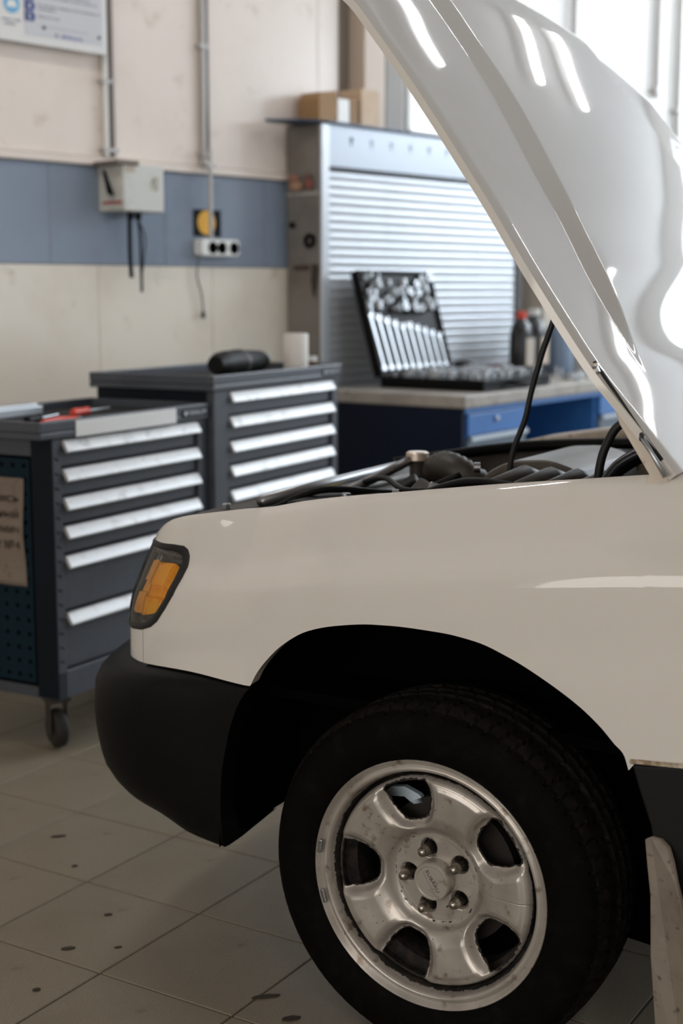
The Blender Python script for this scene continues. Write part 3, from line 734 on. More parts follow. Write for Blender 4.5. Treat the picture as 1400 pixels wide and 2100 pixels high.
# radiator support beam with fan shroud, label, cap
part(car, 'radiator_support', MB().box(.535, .60, -1.52, -.14, .885, .925).box(.545, .57, -1.5, -.16, .62, .885), M_dusty, .006)
part(car, 'latch_beam', MB().tube([(.53, -.28, .935), (.525, -.55, .944), (.52, -.86, .948)], .012, 8), M_dsteel, smooth=True)
part(car, 'warning_sticker', MB().box(.472, .520, -.62, -.50, .9255, .9268), mat('yellow_sticker', (.62, .47, .05), .5))
for k in range(9):
    part(car, 'support_bolt', MB().lathe([(.010, .925), (.010, .934), (.006, .936), (0, .936)], 6, (.575, -.22 - .15*k, 0)), M_dsteel)
part(car, 'grey_strap', MB().box(.455, .475, -1.0, -.30, .926, .938), mat('pale_strap', (.26, .25, .22), .5), .004)
for k, (x, y, z) in enumerate(((.16, -.55, 1.000), (-.08, -.40, .995), (.24, -.34, .963), (.05, -.24, .985))):
    part(car, 'hose_clip', MB().tube([(x, y, z), (x + .012, y + .006, z)], .011, 10), M_steel if k % 2 else M_dsteel, smooth=40)
part(car, 'radiator_top_tank', MB().box(.44, .533, -1.2, -.2, .86, .9255), M_dusty, .015)
part(car, 'washer_bottle', MB().box(.40, .50, -.20, -.12, .80, .90), mat('milky_plastic', (.45, .44, .40), .4), .012)
cp = (.395, -.72, 0)
part(car, 'radiator_cap', MB().lathe([(.026, .985), (.026, 1.001), (.022, 1.004), (0, 1.004)], 24, cp), mat('brassy_cap', (.60, .50, .42), .35, .6), smooth=35)
part(car, 'filler_neck', MB().lathe([(.03, .85), (.026, .90), (.018, .945), (.018, .975), (.022, .985)], 20, cp), M_dusty, smooth=40)
part(car, 'coolant_pipe', MB().tube([(.50, -.50, .905), (.475, -.55, .93), (.43, -.65, .965), (.405, -.70, .985)], .011, 10), M_dsteel, smooth=True)
mb = MB()
path = [(.36 - .16*t, -.74 + .06*math.sin(3*t), .955 + .03*math.sin(math.pi*t) - .055*t*t) for t in np.linspace(0, 1, 26)]
part(car, 'intake_hose', mb.tube(path, [.034 + .004*(k % 2) for k in range(26)], 14), M_dusty, smooth=50)
part(car, 'hose_clamp', MB().tube([path[22], path[23]], .040, 18), M_steel, smooth=40)
part(car, 'air_filter_box', MB().prism(rounded([(.20,.92),(.19,.975),(.13,1.008),(.04,1.015),(-.03,.995),(-.045,.92)], .025, 4), -.98, -.62, 'Y'), mat('brown_grey_cover', (.065, .054, .043), .42, noise=[(8, .45, .75, (.10, .085, .068))]), .012)
part(car, 'intake_manifold', MB().prism(rounded([(.12,.88),(.10,.965),(.02,.99),(-.10,.985),(-.14,.90)], .03, 4), -.60, -.34, 'Y'), M_dusty, .015)
for k in range(4):
    x = .06 - .055*k
    part(car, 'intake_runner', MB().tube([(x, -.30, .93), (x - .01, -.38, .985), (x - .03, -.48, 1.0), (x - .04, -.58, .97)], .021, 10), M_dusty, smooth=True)
part(car, 'battery', MB().box(.26, .42, -.40, -.20, .78, .955), M_black, .008)
part(car, 'battery_terminal', MB().lathe([(.010, .955), (.009, .972), (.0, .973)], 12, (.31, -.25, 0)), M_dsteel, smooth=40)
for k, (x, y, z, r) in enumerate(((.44, -.34, .93, .016), (.46, -.42, .925, .013), (.47, -.27, .915, .014), (.30, -.5, .955, .02), (.23, -.42, .955, .022), (.17, -.36, .965, .018), (.09, -.30, .975, .02))):
    part(car, 'connector', MB().box(-r, r, -r*1.2, r*1.2, -r*.8, r*.8), [M_black, M_dusty, M_dsteel][k % 3], r*.3, loc=(x, y, z), rot=(.2*k, .3, .7*k))
for pts, r in (([(.50, -.2, .91), (.40, -.3, .965), (.28, -.45, .95), (.18, -.5, .99)], .007), ([(.48, -.6, .94), (.36, -.5, .97), (.22, -.33, .975), (.1, -.28, .99)], .006), ([(.2, -.3, .96), (.05, -.26, 1.01), (-.1, -.24, 1.005)], .009), ([(.55, -.9, .95), (.3, -1.1, .985), (0, -1.2, 1.0), (-.3, -1.2, 1.02)], .014)):
    part(car, 'engine_hose', MB().tube(catmull(pts, 8), r, 8), M_black, smooth=True)
part(car, 'dust_cover', MB().prism(rounded([(.50,.90),(.47,.95),(.30,.975),(.1,.985),(.1,.90)], .02), -1.40, -1.15, 'Y'), M_dusty, .012)
# the two loose black lines: hood stay cable and washer hose, and the fat loom at the cowl
part(car, 'hood_stay_cable', MB().tube(catmull([(-.01, -.6, 1.42), (.019, -.6, 1.322), (.047, -.6, 1.24), (.069, -.6, 1.162), (.083, -.6, 1.10), (.108, -.6, 1.033), (.118, -.6, .97)], 8), .0065, 8), M_seal, smooth=True)
part(car, 'washer_hose', MB().tube(catmull([(-.30, -.42, 1.12), (-.25, -.41, 1.135), (-.194, -.40, 1.119), (-.168, -.40, 1.08), (-.156, -.40, 1.04), (-.150, -.40, .98)], 8), .0085, 8), M_seal, smooth=True)
for k in range(3):
    part(car, 'wiring_loom', MB().tube(catmull([(-.40, -.40 - .02*k, 1.04), (-.30, -.36 - .02*k, 1.085 - .004*k), (-.22, -.33 - .02*k, 1.055 - .004*k), (-.185, -.30, .99)], 8), .010, 8), mat('blue_black_loom', (.012, .014, .018), .3), smooth=True)
part(car, 'brake_servo', MB().lathe([(.0, -.02), (.08, -.02), (.115, .03), (.115, .08), (.06, .11)], 28, (-.40, -.30, .99), 'X'), M_black, smooth=40)
part(car, 'inner_fender_rail', MB().box(-.44, .52, -.14, -.095, .80, .86), M_bayrail, .01)
# ------------------------------------------------------------------ roller tool cabinets
M_cart = mat('slate_grey_steel', (.060, .068, .084), .38, noise=[(5, .5, .75, (.044, .050, .062)), (38, .68, .76, (.20, .22, .25))])
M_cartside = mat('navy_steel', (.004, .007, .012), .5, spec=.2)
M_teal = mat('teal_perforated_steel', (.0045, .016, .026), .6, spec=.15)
M_alu = mat('brushed_aluminium_handle', (.56, .56, .56), .4, .25, noise=[(20, .54, .72, (.36, .35, .35))])
M_mat = mat('rubber_mat', (.012, .012, .012), .8)
M_logo = mat('logo_white', (.62, .65, .70), .5)
def tool_cart(fr, lab, x1, lid0, lid1, zt, handles, hx0, hx1, dep, side_panel, cat='tool cabinet'):
    t = thing('tool_cabinet', lab, cat, fr, 0, 0, 0)
    zl = zt - .052; x0 = -.035
    part(t, 'carcass', MB().box(x0, x1, .045, dep, .165, zl).box(x0, hx0 - .008, 0, .05, .165, zl).box(hx1 + .008, x1, 0, .05, .165, zl).box(x0, x1, 0, .05, .165, .25).box(x0, x1, 0, .05, zl - .006, zl), M_cart, .003)
    if side_panel:
        part(t, 'corner_post', MB().box(x0 - .004, x0 + .001, .0, .078, .17, zl - .002), M_cartside, .001)
        # perforated panel: every cell is a frame round a square hole
        m = MB(); c = .042; h = .012; xo = x0 - .003
        for i in range(9):
            for j in range(16):
                a = .085 + i*c; b = .21 + j*c
                o_ = [(a, b), (a + c, b), (a + c, b + c), (a, b + c)]; q = [(a + c/2 + s1*h/2, b + c/2 + s2*h/2) for s1, s2 in ((-1,-1),(1,-1),(1,1),(-1,1))]
                m.add([(xo, y, z) for y, z in o_ + q], [(k, (k+1) % 4, (k+1) % 4 + 4, k + 4) for k in range(4)])
        part(t, 'perforated_panel', m, M_teal, weld=.0005)
        part(t, 'panel_backing', MB().box(x0 - .0015, x0 - .0005, .08, .46, .2, .89), M_dark)
    else:
        part(t, 'side_sheet', MB().box(x0 - .004, x0 + .001, .03, dep, .17, zl - .002), M_cartside, .001)
    for k, zh in enumerate(handles):
        top = zh + .040; bot = handles[k+1] + .044 if k+1 < len(handles) else .255
        d_ = part(t, 'drawer', MB().box(hx0 - .004, hx1 + .004, .012, .045, bot, top - .004), M_cart, .002)
        part(d_, 'handle', MB().prism(rounded([(.012, top - .003), (-.002, top - .003), (-.020, zh + .004), (-.018, zh), (-.012, zh), (.004, zh + .022), (.012, zh + .024)], .003, 2), hx0, hx1, 'X'), M_alu, smooth=40)
    top = part(t, 'lid_tray', MB().box(lid0, lid1, -.012, dep + .02, zl, zl + .02).box(lid0, lid1, -.012, .006, zl + .02, zt).box(lid0, lid1, dep + .004, dep + .02, zl + .02, zt).box(lid0, lid0 + .018, .006, dep + .004, zl + .02, zt).box(lid1 - .018, lid1, .006, dep + .004, zl + .02, zt), M_cart, .004)
    part(top, 'mat', MB().box(lid0 + .02, lid1 - .02, .008, dep, zl + .02, zl + .026), M_mat)
    lx = lid1 - .155
    part(top, 'badge', MB().box(lx, lid1 - .008, -.0145, -.011, zl + .012, zt - .014), M_cartside, .001)
    part(top, 'badge_emblem', MB().lathe([(.0085, -.0165), (.0085, -.014)], 6, (lx + .016, 0, zl + .026), 'Y'), M_logo)
    lettering(top, 'FERRUM', .020, M_logo, (lx + .032, -.0150, zl + .019), (math.pi/2, 0, 0), width=.10)
    # swivel casters
    for cx in (.02, x1 - .06):
        for cy in (.06, dep - .07):
            mk_ = mat('caster_rubber', (.018, .015, .013), .6, noise=[(20, .5, .7, (.035, .03, .025))]); mf_ = mat('greasy_caster_steel', (.07, .06, .052), .5, .5)
            part(t, 'caster_wheel', MB().lathe([(.02, -.018), (.048, -.020), (.058, -.012), (.060, 0), (.058, .012), (.048, .020), (.02, .018)], 24, (0, 0, 0), 'X'), mk_, smooth=40, loc=(cx, cy, .0605), rot=(0, 0, math.radians(-28)))
            part(t, 'caster_fork', MB().box(-.030, -.025, -.018, .018, .045, .145).box(.025, .030, -.018, .018, .045, .145).box(-.034, .034, -.034, .034, .145, .166), mf_, .002, loc=(cx, cy, 0), rot=(0, 0, math.radians(-28)))
    return t, top
c1, c1top = tool_cart(CART1, 'dark grey roller tool cabinet with white plate on lid and paper on its side', .75, -.098, .748, .996, [.900, .815, .730, .645, .557, .387], .012, .692, .47, True)
part(c1top, 'white_plate', MB().box(.058, .558, -.0150, -.0115, .943, .990), mat('white_plate', (.92, .92, .90), .4), .001)
c2, c2top = tool_cart(CART2, 'dark grey roller tool cabinet standing between the other cabinet and the blue workbench', .85, -.058, .86, 1.086, [.989, .904, .819, .735, .650, .565, .40], .062, .800, .48, False)
# ribbed edge notches on the first cabinet's front post
for k in range(15):
    part(c1, 'post_slot', MB().box(-.030, -.012, -.0012, .001, 0, .0035), M_dark, loc=(0, 0, .27 + .043*k), rot=(0, .45, 0))
# sticker strips on its handles
M_sticker = mat('sun_faded_sticker', (.55, .50, .52), .6, noise=[(60, .45, .6, (.40, .34, .50)), (90, .55, .6, (.6, .3, .3))])

# paper note on the side of the first cabinet
M_paper = mat('stained_paper', (.22, .175, .14), .8, noise=[(12, .45, .7, (.19, .145, .115)), (40, .58, .7, (.12, .085, .065))])
M_ink = mat('printed_ink', (.045, .032, .028), .8)
def note():
    ys = np.linspace(.105, .34, 16); zs = np.linspace(.502, .824, 20); Yg, Zg = np.meshgrid(ys, zs)
    Xg = -.0065 - .003*np.sin(Yg*40 + Zg*9)**2 - .002*np.sin(Zg*31); Yg = Yg + .006*np.sin(Zg*12)
    return MB().grid(Xg, Yg, Zg)
pn = thing('paper_note', 'stained paper note with printed words on the tool cabinet side', 'paper', CART1, -.036, 0, 0)
nm = part(pn, 'sheet', note(), M_paper, smooth=True)
sl = nm.modifiers.new('thickness', 'SOLIDIFY'); sl.thickness = .0006
RY = Matrix(((0, 0, -1, 0), (-1, 0, 0, 0), (0, 1, 0, 0), (0, 0, 0, 1)))
for s_, z, w in (('пись', .752, .10), ('тный', .705, .105), ('дамич', .660, .115), ('ет №4', .612, .11)):
    l = lettering(pn, s_, .036, M_ink, (0, 0, 0), (0, 0, 0), width=w)
    l.matrix_local = Matrix.Translation((-.0125, .125 + w, z)) @ RY

# tools lying in the lid trays
def plier(name, lab, fr, x, y, z, rot, hm, L=.18):
    t = thing(name, lab, 'pliers', fr, x, y, z, rot)
    part(t, 'jaw', MB().prism(rounded([(0, -.012), (.045, -.006), (.05, 0), (.045, .006), (0, .012)], .003), 0, .012, 'Z'), M_dsteel, .001)
    for s_ in (-1, 1):
        part(t, 'grip', MB().tube(catmull([(0, s_*.006, .008), (-.05, s_*.022, .010), (-L*.65, s_*.026, .010), (-L, s_*.018, .010)], 5), .0085, 8), hm, smooth=True)
    return t
M_red = mat('red_grip', (.75, .07, .04), .4)
plier('pliers', 'red handled pliers lying in the lid tray above the white plate', CART1, .20, .11, .972, .25, M_red)
def screwdriver(lab, fr, x, y, z, rot, hm):
    t = thing('screwdriver', lab, 'screwdriver', fr, x, y, z, rot)
    part(t, 'grip', MB().lathe([(0, 0), (.012, .002), (.015, .02), (.011, .075), (.014, .09), (.008, .10)], 10, (0, 0, .015), 'X'), hm, smooth=40)
    part(t, 'shaft', MB().lathe([(.003, .10), (.003, .22), (.004, .23), (.001, .238)], 8, (0, 0, .015), 'X'), M_steel, smooth=40)
screwdriver('black handled screwdriver in the lid tray beside the red pliers', CART1, .02, .14, .971, .3, M_black)
screwdriver('screwdriver with a red grip behind the pliers in the lid tray', CART1, .30, .20, .971, .15, M_red)
solid('socket_rail', 'bare steel strip lying along the back of the lid tray', 'rail', CART1, .02, .38, .971, MB().box(-.09, .34, -.03, .03, 0, .028).box(-.08, .33, -.02, .02, .028, .036), M_steel, .06, bevel=.003)

# things on the second cabinet
def roll():
    m = MB(); pts = [(.08 + .5*t, .12 + .10*t, .0) for t in np.linspace(0, 1, 12)]
    return m.tube([(x, y, .045 + .004*math.sin(9*x)) for x, y, _ in pts], [.030, .042, .044, .043, .046, .044, .041, .043, .042, .040, .038, .026], 14)
tr = thing('tool_roll', 'black rolled-up tool bag lying on the second tool cabinet', 'tool roll', CART2, .05, -.02, 1.064)
part(tr, 'bag', roll(), M_black, smooth=50)
part(tr, 'end_disc', MB().tube([(.575, .218, .045), (.592, .222, .045)], .022, 14), M_steel, smooth=40)
part(tr, 'strap', MB().tube([(.30, .165, .045), (.325, .17, .045)], .0475, 16), M_dusty, smooth=40)
solid('paper_cup', 'white paper roll standing on the second tool cabinet', 'paper roll', CART2, .70, .10, 1.062, MB().lathe([(.0, .0), (.046, .0), (.047, .012), (.047, .138), (.044, .143), (.018, .143), (.018, .10), (0, .10)], 28), mat('white_card', (.74, .70, .65), .6), smooth=35)
j = thing('small_jar', 'tiny brown jar with white cap beside the paper roll', 'jar', CART2, .78, .07, 1.062)
part(j, 'glass', MB().lathe([(0, 0), (.018, 0), (.02, .01), (.02, .03), (.014, .036)], 16), mat('brown_glass', (.12, .06, .03), .2), smooth=40)
part(j, 'cap', MB().lathe([(.016, .036), (.016, .055), (0, .055)], 16), M_white, smooth=40)
solid('bolt', 'small bright bolt lying near the front corner of the second cabinet', 'bolt', CART2, .0, .03, 1.060, MB().lathe([(.009, 0), (.009, .008), (.005, .008), (.005, .025)], 6), M_steel)

# ------------------------------------------------------------------ workbench
M_bblue = mat('bench_blue_paint', (.045, .175, .48), .32, noise=[(7, .55, .75, (.035, .13, .36))])
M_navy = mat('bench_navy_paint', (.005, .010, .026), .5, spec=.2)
M_top = mat('worn_bench_top', (.42, .385, .34), .45, noise=[(5, .45, .7, (.26, .23, .20)), (26, .6, .7, (.10, .09, .08))])
b = thing('workbench', 'blue steel workbench with a worn grey top under the roller shutter', 'workbench', BENCH, 0, 0, 0)
part(b, 'worktop', MB().box(-.01, 2.9, -.015, .735, .873, .927), M_top, .006)
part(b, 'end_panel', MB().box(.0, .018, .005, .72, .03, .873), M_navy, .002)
part(b, 'apron', MB().box(.018, 2.86, .0, .022, .848, .872), M_bblue, .002)
def pedestal(x0, x1):
    part(b, 'pedestal', MB().box(x0, x1, .024, .70, .03, .872), M_bblue, .003)
    for z0_, z1_, m_ in ((.752, .843, M_bblue), (.50, .735, mat('drawer_grey', (.14, .18, .23), .4)), (.06, .49, M_bblue)):
        d_ = part(b, 'drawer', MB().box(x0 + .03, x1 - .03, .002, .024, z0_, z1_), m_, .003)
        if z0_ > .7:
            part(d_, 'lock', MB().lathe([(.013, .002), (.013, -.008), (.009, -.011), (0, -.011)], 16, (x0 + .27, 0, .812), 'Y'), M_steel, smooth=35)
        else:
            part(d_, 'pull_strip', MB().prism([(.004, z1_ + .014), (-.012, z1_ + .014), (-.016, z1_ - .006), (-.010, z1_ - .006), (.004, z1_ + .004)], x0 + .035, x1 - .035, 'X'), mat('dull_pull_strip', (.34, .38, .42), .4, .3))
pedestal(.018, .60); pedestal(1.335, 1.95)
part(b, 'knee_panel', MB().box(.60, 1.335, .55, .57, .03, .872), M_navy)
part(b, 'bench_leg', MB().box(2.80, 2.86, .03, .09, 0, .872), M_bblue, .002)
part(b, 'plinth', MB().box(.03, .59, .05, .68, 0, .03).box(1.35, 1.93, .05, .68, 0, .03), M_dark)

# ------------------------------------------------------------------ roller shutter cabinet
M_shut = mat('pale_shutter_steel', (.56, .59, .63), .32, .25, noise=[(3, .5, .8, (.48, .51, .55))])
M_cside = mat('grimy_grey_steel', (.21, .19, .17), .5, noise=[(4, .45, .7, (.15, .13, .11)), (18, .6, .72, (.09, .07, .055))])
c = thing('shutter_cabinet', 'tall pale grey cabinet with a closed roller shutter behind the workbench', 'cabinet', CAB, 0, 0, 0)
part(c, 'side_panel', MB().box(0, .012, .0, .20, 0, 2.11), M_cside, .002)
part(c, 'side_panel', MB().box(1.628, 1.64, .0, .20, 0, 2.11), M_cside, .002)
part(c, 'back_panel', MB().box(.012, 1.628, .185, .2, 0, 2.11), M_cside)
part(c, 'stile', MB().box(.004, .058, -.012, .02, .0, 2.112), M_shut, .003)
part(c, 'stile', MB().box(1.585, 1.635, -.012, .02, .0, 2.112), mat('dark_guide', (.07, .065, .06), .5), .003)
part(c, 'header', MB().box(.058, 1.585, -.006, .02, 1.925, 2.112), mat('header_steel', (.40, .44, .50), .35, .2), .003)
part(c, 'header_lip', MB().box(.058, 1.585, -.014, .01, 1.908, 1.922), mat('shutter_slot_rubber', (.05, .055, .06), .6), .001)
for k in range(9):
    part(c, 'keyhole_slot', MB().lathe([(.010, -.0075), (.010, -.005)], 12, (.215 + .147*k, 0, 2.055), 'Y').box(.212 + .147*k, .218 + .147*k, -.0075, -.005, 2.025, 2.05), M_dark if k == 0 else mat('slot_grey', (.25, .28, .31), .6))
ns = 25; sh = .0393
slat_me = MB().prism([(.012, 0), (.0022, .0008), (.0003, .006), (-.0005, .014), (-.0006, .022), (-.0001, .031), (.0022, .0380), (.012, .0386)], .0595, 1.5835, 'X').mesh('shutter_slat', smooth=30)
slat_me.materials.append(M_shut)
for k in range(ns):
    obj('shutter_slat', slat_me, None, c, (0, 0, .925 + sh*k))
part(c, 'shutter_bottom_bar', MB().box(.0595, 1.5835, -.004, .012, .88, .924), M_shut, .003)
part(c, 'lower_panel', MB().box(.06, 1.58, .0, .012, .02, .878), M_cside)
part(c, 'shelf_lip', MB().box(-.006, .0, .005, .198, 1.795, 1.812), mat('grey_lip', (.42, .39, .36), .5), .002)
part(c, 'top_panel', MB().box(0, 1.64, 0, .2, 2.10, 2.112), M_cside)
solid('ring_magnet', 'black ring magnet stuck on the cabinet side', 'magnet', CAB, -.001, .055, 1.592, MB().lathe([(.016, 0), (.034, 0), (.034, -.012), (.016, -.012)], 28, axis='X', close=True), M_black, smooth=40)
solid('round_magnet', 'small black knob stuck high on the cabinet side', 'magnet', CAB, -.001, .165, 1.665, MB().lathe([(.016, 0), (.014, -.012), (0, -.014)], 14, axis='X'), M_black, smooth=40)
solid('oil_splat', 'brown rag scrap stuck below the ring magnet', 'rag', CAB, -.001, .03, 1.42, MB().prism(rounded([(-.03, .06), (.012, .07), (.02, -.01), (.0, -.09), (-.02, -.02)], .01), 0, -.006, 'X'), mat('oily_rag', (.05, .035, .025), .8), bevel=.002)
solid('brown_sticker', 'strip of brown stain marks on the cabinet side', 'sticker', CAB, -.001, .11, 1.47, MB().prism(rounded([(-.05, -.012), (.05, -.012), (.05, .012), (-.05, .012)], .006), 0, -.002, 'X'), mat('stain_brown', (.07, .04, .03), .8))
for k, (y, z, w, h, col) in enumerate(((.145, 1.875, .075, .030, (.36, .17, .12)), (.13, 1.838, .085, .045, (.40, .24, .15)), (.06, 1.88, .055, .025, (.16, .10, .09)), (.055, 1.845, .050, .05, (.28, .10, .07)))):
    solid('rag', ['crumpled pink rag tucked highest on the cabinet side', 'tan rag lying on the little side ledge', 'dark rag tucked beside the pink one', 'red brown rag nearest the shutter on the side ledge'][k], 'rag', CAB, -.002 - w*.2, y, z, MB().lathe([(0, -h*.5), (w*.35, -h*.45), (w*.5, 0), (w*.38, h*.4), (0, h*.5)], 10), mat('rag_%d' % k, col, .9, bump=(40, .6)), smooth=True).scale = (.36, 1, 1)
# on top of it
solid('blue_sheet', 'dark blue sheet metal plate overhanging the cabinet top', 'sheet metal', CAB, 0, 0, 2.114, MB().prism(rounded([(.02, -.03), (-.10, .03), (-.20, .15), (-.16, .17), (.55, .17), (1.1, .10), (.9, -.02), (.45, -.025)], .02), 0, .010, 'Z'), mat('navy_sheet', (.02, .05, .11), .35), bevel=.002)
M_wood = mat('raw_pine_board', (.62, .46, .32), .6, noise=[(8, .45, .7, (.52, .37, .24))])
M_card = mat('brown_cardboard', (.34, .20, .09), .7, noise=[(6, .45, .7, (.29, .165, .075))])
cb = thing('cardboard_box', 'brown cardboard box with open flap on the shutter cabinet', 'box', CAB, .055, .05, 2.125)
part(cb, 'body', MB().box(0, .125, 0, .13, 0, .105), M_card, .002)
part(cb, 'flap', MB().prism([(.0, .105), (.02, .135), (.13, .15), (.125, .105)], .005, .125, 'Y'), M_card, .001)
solid('white_carton', 'narrow white carton between the brown boxes on the cabinet', 'box', CAB, .185, .05, 2.125, MB().box(0, .082, 0, .11, 0, .118), M_white, bevel=.002)
solid('wooden_block', 'brown wooden block beside the white carton on the cabinet', 'block', CAB, .272, .05, 2.125, MB().box(0, .062, 0, .12, 0, .125), mat('dark_pine', (.30, .175, .08), .6), bevel=.004)
solid('wooden_crate', 'pale pine box standing tallest on the shutter cabinet', 'box', CAB, .34, .04, 2.125, MB().box(0, .012, 0, .14, 0, .175).box(.12, .132, 0, .14, 0, .175).box(.012, .12, 0, .012, 0, .175).box(.012, .12, .128, .14, 0, .175).box(.012, .12, .012, .128, 0, .012), M_wood, bevel=.002)

# ------------------------------------------------------------------ open socket set on the bench
CX0, CX1, CY0, CY1 = .233, .875, .035, .575
CZ = .929
LEAN = math.radians(16)
case = thing('tool_case', 'open black socket set case full of bright tools on the bench', 'tool case', BENCH, CX0, CY0, CZ)
cw, cd = CX1 - CX0, CY1 - CY0
part(case, 'base_tray', MB().box(0, cw, 0, cd, 0, .012).box(0, cw, 0, .014, .012, .05).box(0, cw, cd - .014, cd, .012, .05).box(0, .014, .014, cd - .014, .012, .05).box(cw - .014, cw, .014, cd - .014, .012, .05).box(.014, cw - .014, .014, cd - .014, .012, .042), M_black, .005)
lid = bpy.data.objects.new('case_lid', MB().box(0, cw, .030, .045, 0, .50).box(0, cw, 0, .030, 0, .014).box(0, cw, 0, .030, .486, .50).box(0, .014, 0, .03, .014, .486).box(cw - .014, cw, 0, .03, .014, .486).box(.014, cw - .014, .016, .031, .014, .486).mesh('case_lid', .004))
lid.data.materials.append(M_black); COL.objects.link(lid); lid.parent = case
lid.location = (0, cd - .01, .052); lid.rotation_euler = (-LEAN, 0, 0)
part(case, 'handle', MB().tube(catmull([(cw*.35, -.004, .03), (cw*.36, -.05, .03), (cw*.64, -.05, .03), (cw*.65, -.004, .03)], 6), .009, 8), M_black, smooth=True)
part(case, 'latch', MB().box(cw + .0, cw + .03, .0, .03, .22, .30), M_black, .005, loc=(0, cd + .06, .05), rot=(-LEAN, 0, 0))
bpy.context.view_layer.update()
LIDM = case.matrix_world @ Matrix.Translation(lid.location) @ lid.rotation_euler.to_matrix().to_4x4()
BASM = case.matrix_world.copy()
def put(name, me, m, lab, cat, group):
    o = bpy.data.objects.new(name, me); COL.objects.link(o); o.matrix_world = m; return tag(o, lab, cat, group)
def wrench_mesh(L):
    w = .010 + L*.025; h = w*1.3
    P = [(-w*.45, h*1.2), (-w*.5, L - h*1.5), (-h, L - h*.9), (-h*1.05, L - .1*h), (-h*.55, L), (-h*.35, L - h*.75), (h*.35, L - h*.75), (h*.55, L), (h*1.05, L - .1*h), (h, L - h*.9), (w*.5, L - h*1.5), (w*.45, h*1.2), (h*.85, h*.75), (h*.85, .2*h), (h*.4, 0), (-h*.4, 0), (-h*.85, .2*h), (-h*.85, h*.75)]
    me = MB().prism(P, 0, .007, 'Y').mesh('wrench', .0012, seg=1); me.materials.append(M_steel); return me
for k in range(10):
    L = (.285 - .016*k) if k < 5 else (.225 - .014*(k - 5))
    x = .045 + k*.061; tilt = math.radians(4 - .3*k)
    put('wrench', wrench_mesh(L), LIDM @ Matrix.Translation((x, .004, .025)) @ Matrix.Rotation(-tilt, 4, 'Y'), 'wrench in the raised case lid, ' + ('first and longest', 'second', 'third', 'fourth', 'fifth', 'sixth', 'seventh', 'eighth', 'ninth', 'tenth and last')[k] + ' from the shutter stile side', 'wrench', 'wrenches in the case lid')
def socket_mesh(r, h):
    me = MB().lathe([(r*.55, h*.5), (r*.55, h), (r*.9, h), (r, h*.94), (r, h*.5), (r*.86, h*.42), (r*.86, .02*h), (r*.8, 0), (0, 0)], 14).mesh('socket', smooth=35); me.materials.append(M_steel); return me
SM = [socket_mesh(r, h) for r, h in ((.013, .028), (.016, .032), (.020, .036), (.024, .042))]
rng = random.Random(3)
cnt = 0
for i in range(9):
    for jj in range(5):
        x = .045 + i*.068 + rng.uniform(-.008, .008); z = .315 + jj*.038 + rng.uniform(-.005, .005)
        if z < .345 - .012*i + .03*(i < 3)*0 + (.0): pass
        if rng.random() < .16 or (i in (3, 4) and jj > 1 and rng.random() < .5): continue
        s_ = SM[rng.randrange(4)]
        put('socket', s_, LIDM @ Matrix.Translation((x, .016, z)) @ Matrix.Rotation(math.radians(90 if rng.random() < .6 else 0), 4, 'X') @ Matrix.Rotation(rng.uniform(-.3, .3), 4, 'Y'), 'chrome socket held in the raised lid of the tool case', 'socket', 'sockets in the case lid')
for i in range(9):
    for jj in range(7):
        if rng.random() < .10: continue
        x = .045 + i*.067 + rng.uniform(-.006, .006); y = .055 + jj*.072 + rng.uniform(-.008, .008)
        put('socket', SM[rng.randrange(4)], BASM @ Matrix.Translation((x, y, .0425)) @ Matrix.Rotation(rng.uniform(0, 3), 4, 'Z'), 'chrome socket standing in the lower tray of the tool case', 'socket', 'sockets in the case base')
# odds and ends along the bench
def bottle(name, lab, x, y, prof, m, capm, capprof, rot=0, labelm=None, flat=1.):
    t = thing(name, lab, 'bottle', BENCH, x, y, .9275, rot)
    o = part(t, 'body', MB().lathe(prof, 20), m, smooth=40); o.scale = (1, flat, 1)
    part(t, 'cap', MB().lathe(capprof, 16), capm, smooth=40)
    if labelm: part(t, 'paper_label', MB().box(-.045, .045, -prof[2][0]*flat - .004, -prof[2][0]*flat + .004, .06, .20), labelm, .002)
    return t
M_oil = mat('black_oil_plastic', (.010, .009, .010), .3)
bottle('oil_bottle', 'black engine oil bottle with red cap and pale label', 1.30, .42, [(0, 0), (.07, 0), (.075, .01), (.075, .22), (.06, .27), (.024, .295), (.022, .30)], M_oil, M_red, [(.024, .30), (.024, .335), (0, .335)], labelm=mat('faded_label', (.42, .36, .30), .6), flat=.7)
bottle('oil_can', 'second black oil bottle, broader, with white cap behind the red capped one', 1.52, .46, [(0, 0), (.085, 0), (.09, .01), (.09, .21), (.07, .27), (.03, .30), (.028, .31)], M_oil, M_white, [(.03, .31), (.03, .345), (0, .345)], labelm=mat('beige_label', (.5, .42, .34), .6), flat=.7)
bottle('spray_bottle', 'grey blue plastic bottle leaning beside the black oil bottles', 1.74, .42, [(0, 0), (.07, 0), (.075, .01), (.07, .2), (.05, .27), (.02, .32)], mat('blue_grey_plastic', (.20, .27, .38), .4), mat('navy_cap', (.02, .03, .09), .4), [(.024, .32), (.024, .36), (0, .36)])
solid('grey_canister', 'pale ribbed canister standing rightmost in view on the bench', 'canister', BENCH, 2.02, .44, .9275, MB().lathe([(0, 0), (.10, 0), (.10, .02), (.096, .025), (.10, .03), (.10, .20), (.09, .215), (0, .215)], 28), mat('pale_grey_plastic', (.42, .41, .39), .5), smooth=35)
solid('angle_grinder', 'dark red power tool lying between socket case and oil bottles', 'power tool', BENCH, .93, .40, .9275, MB().lathe([(0, 0), (.02, .0), (.026, .02), (.026, .16), (.036, .18), (.036, .25), (.02, .26), (.012, .32), (0, .32)], 14, (0, 0, .037), 'X'), mat('dark_red_plastic', (.10, .018, .014), .4), .3, smooth=35)
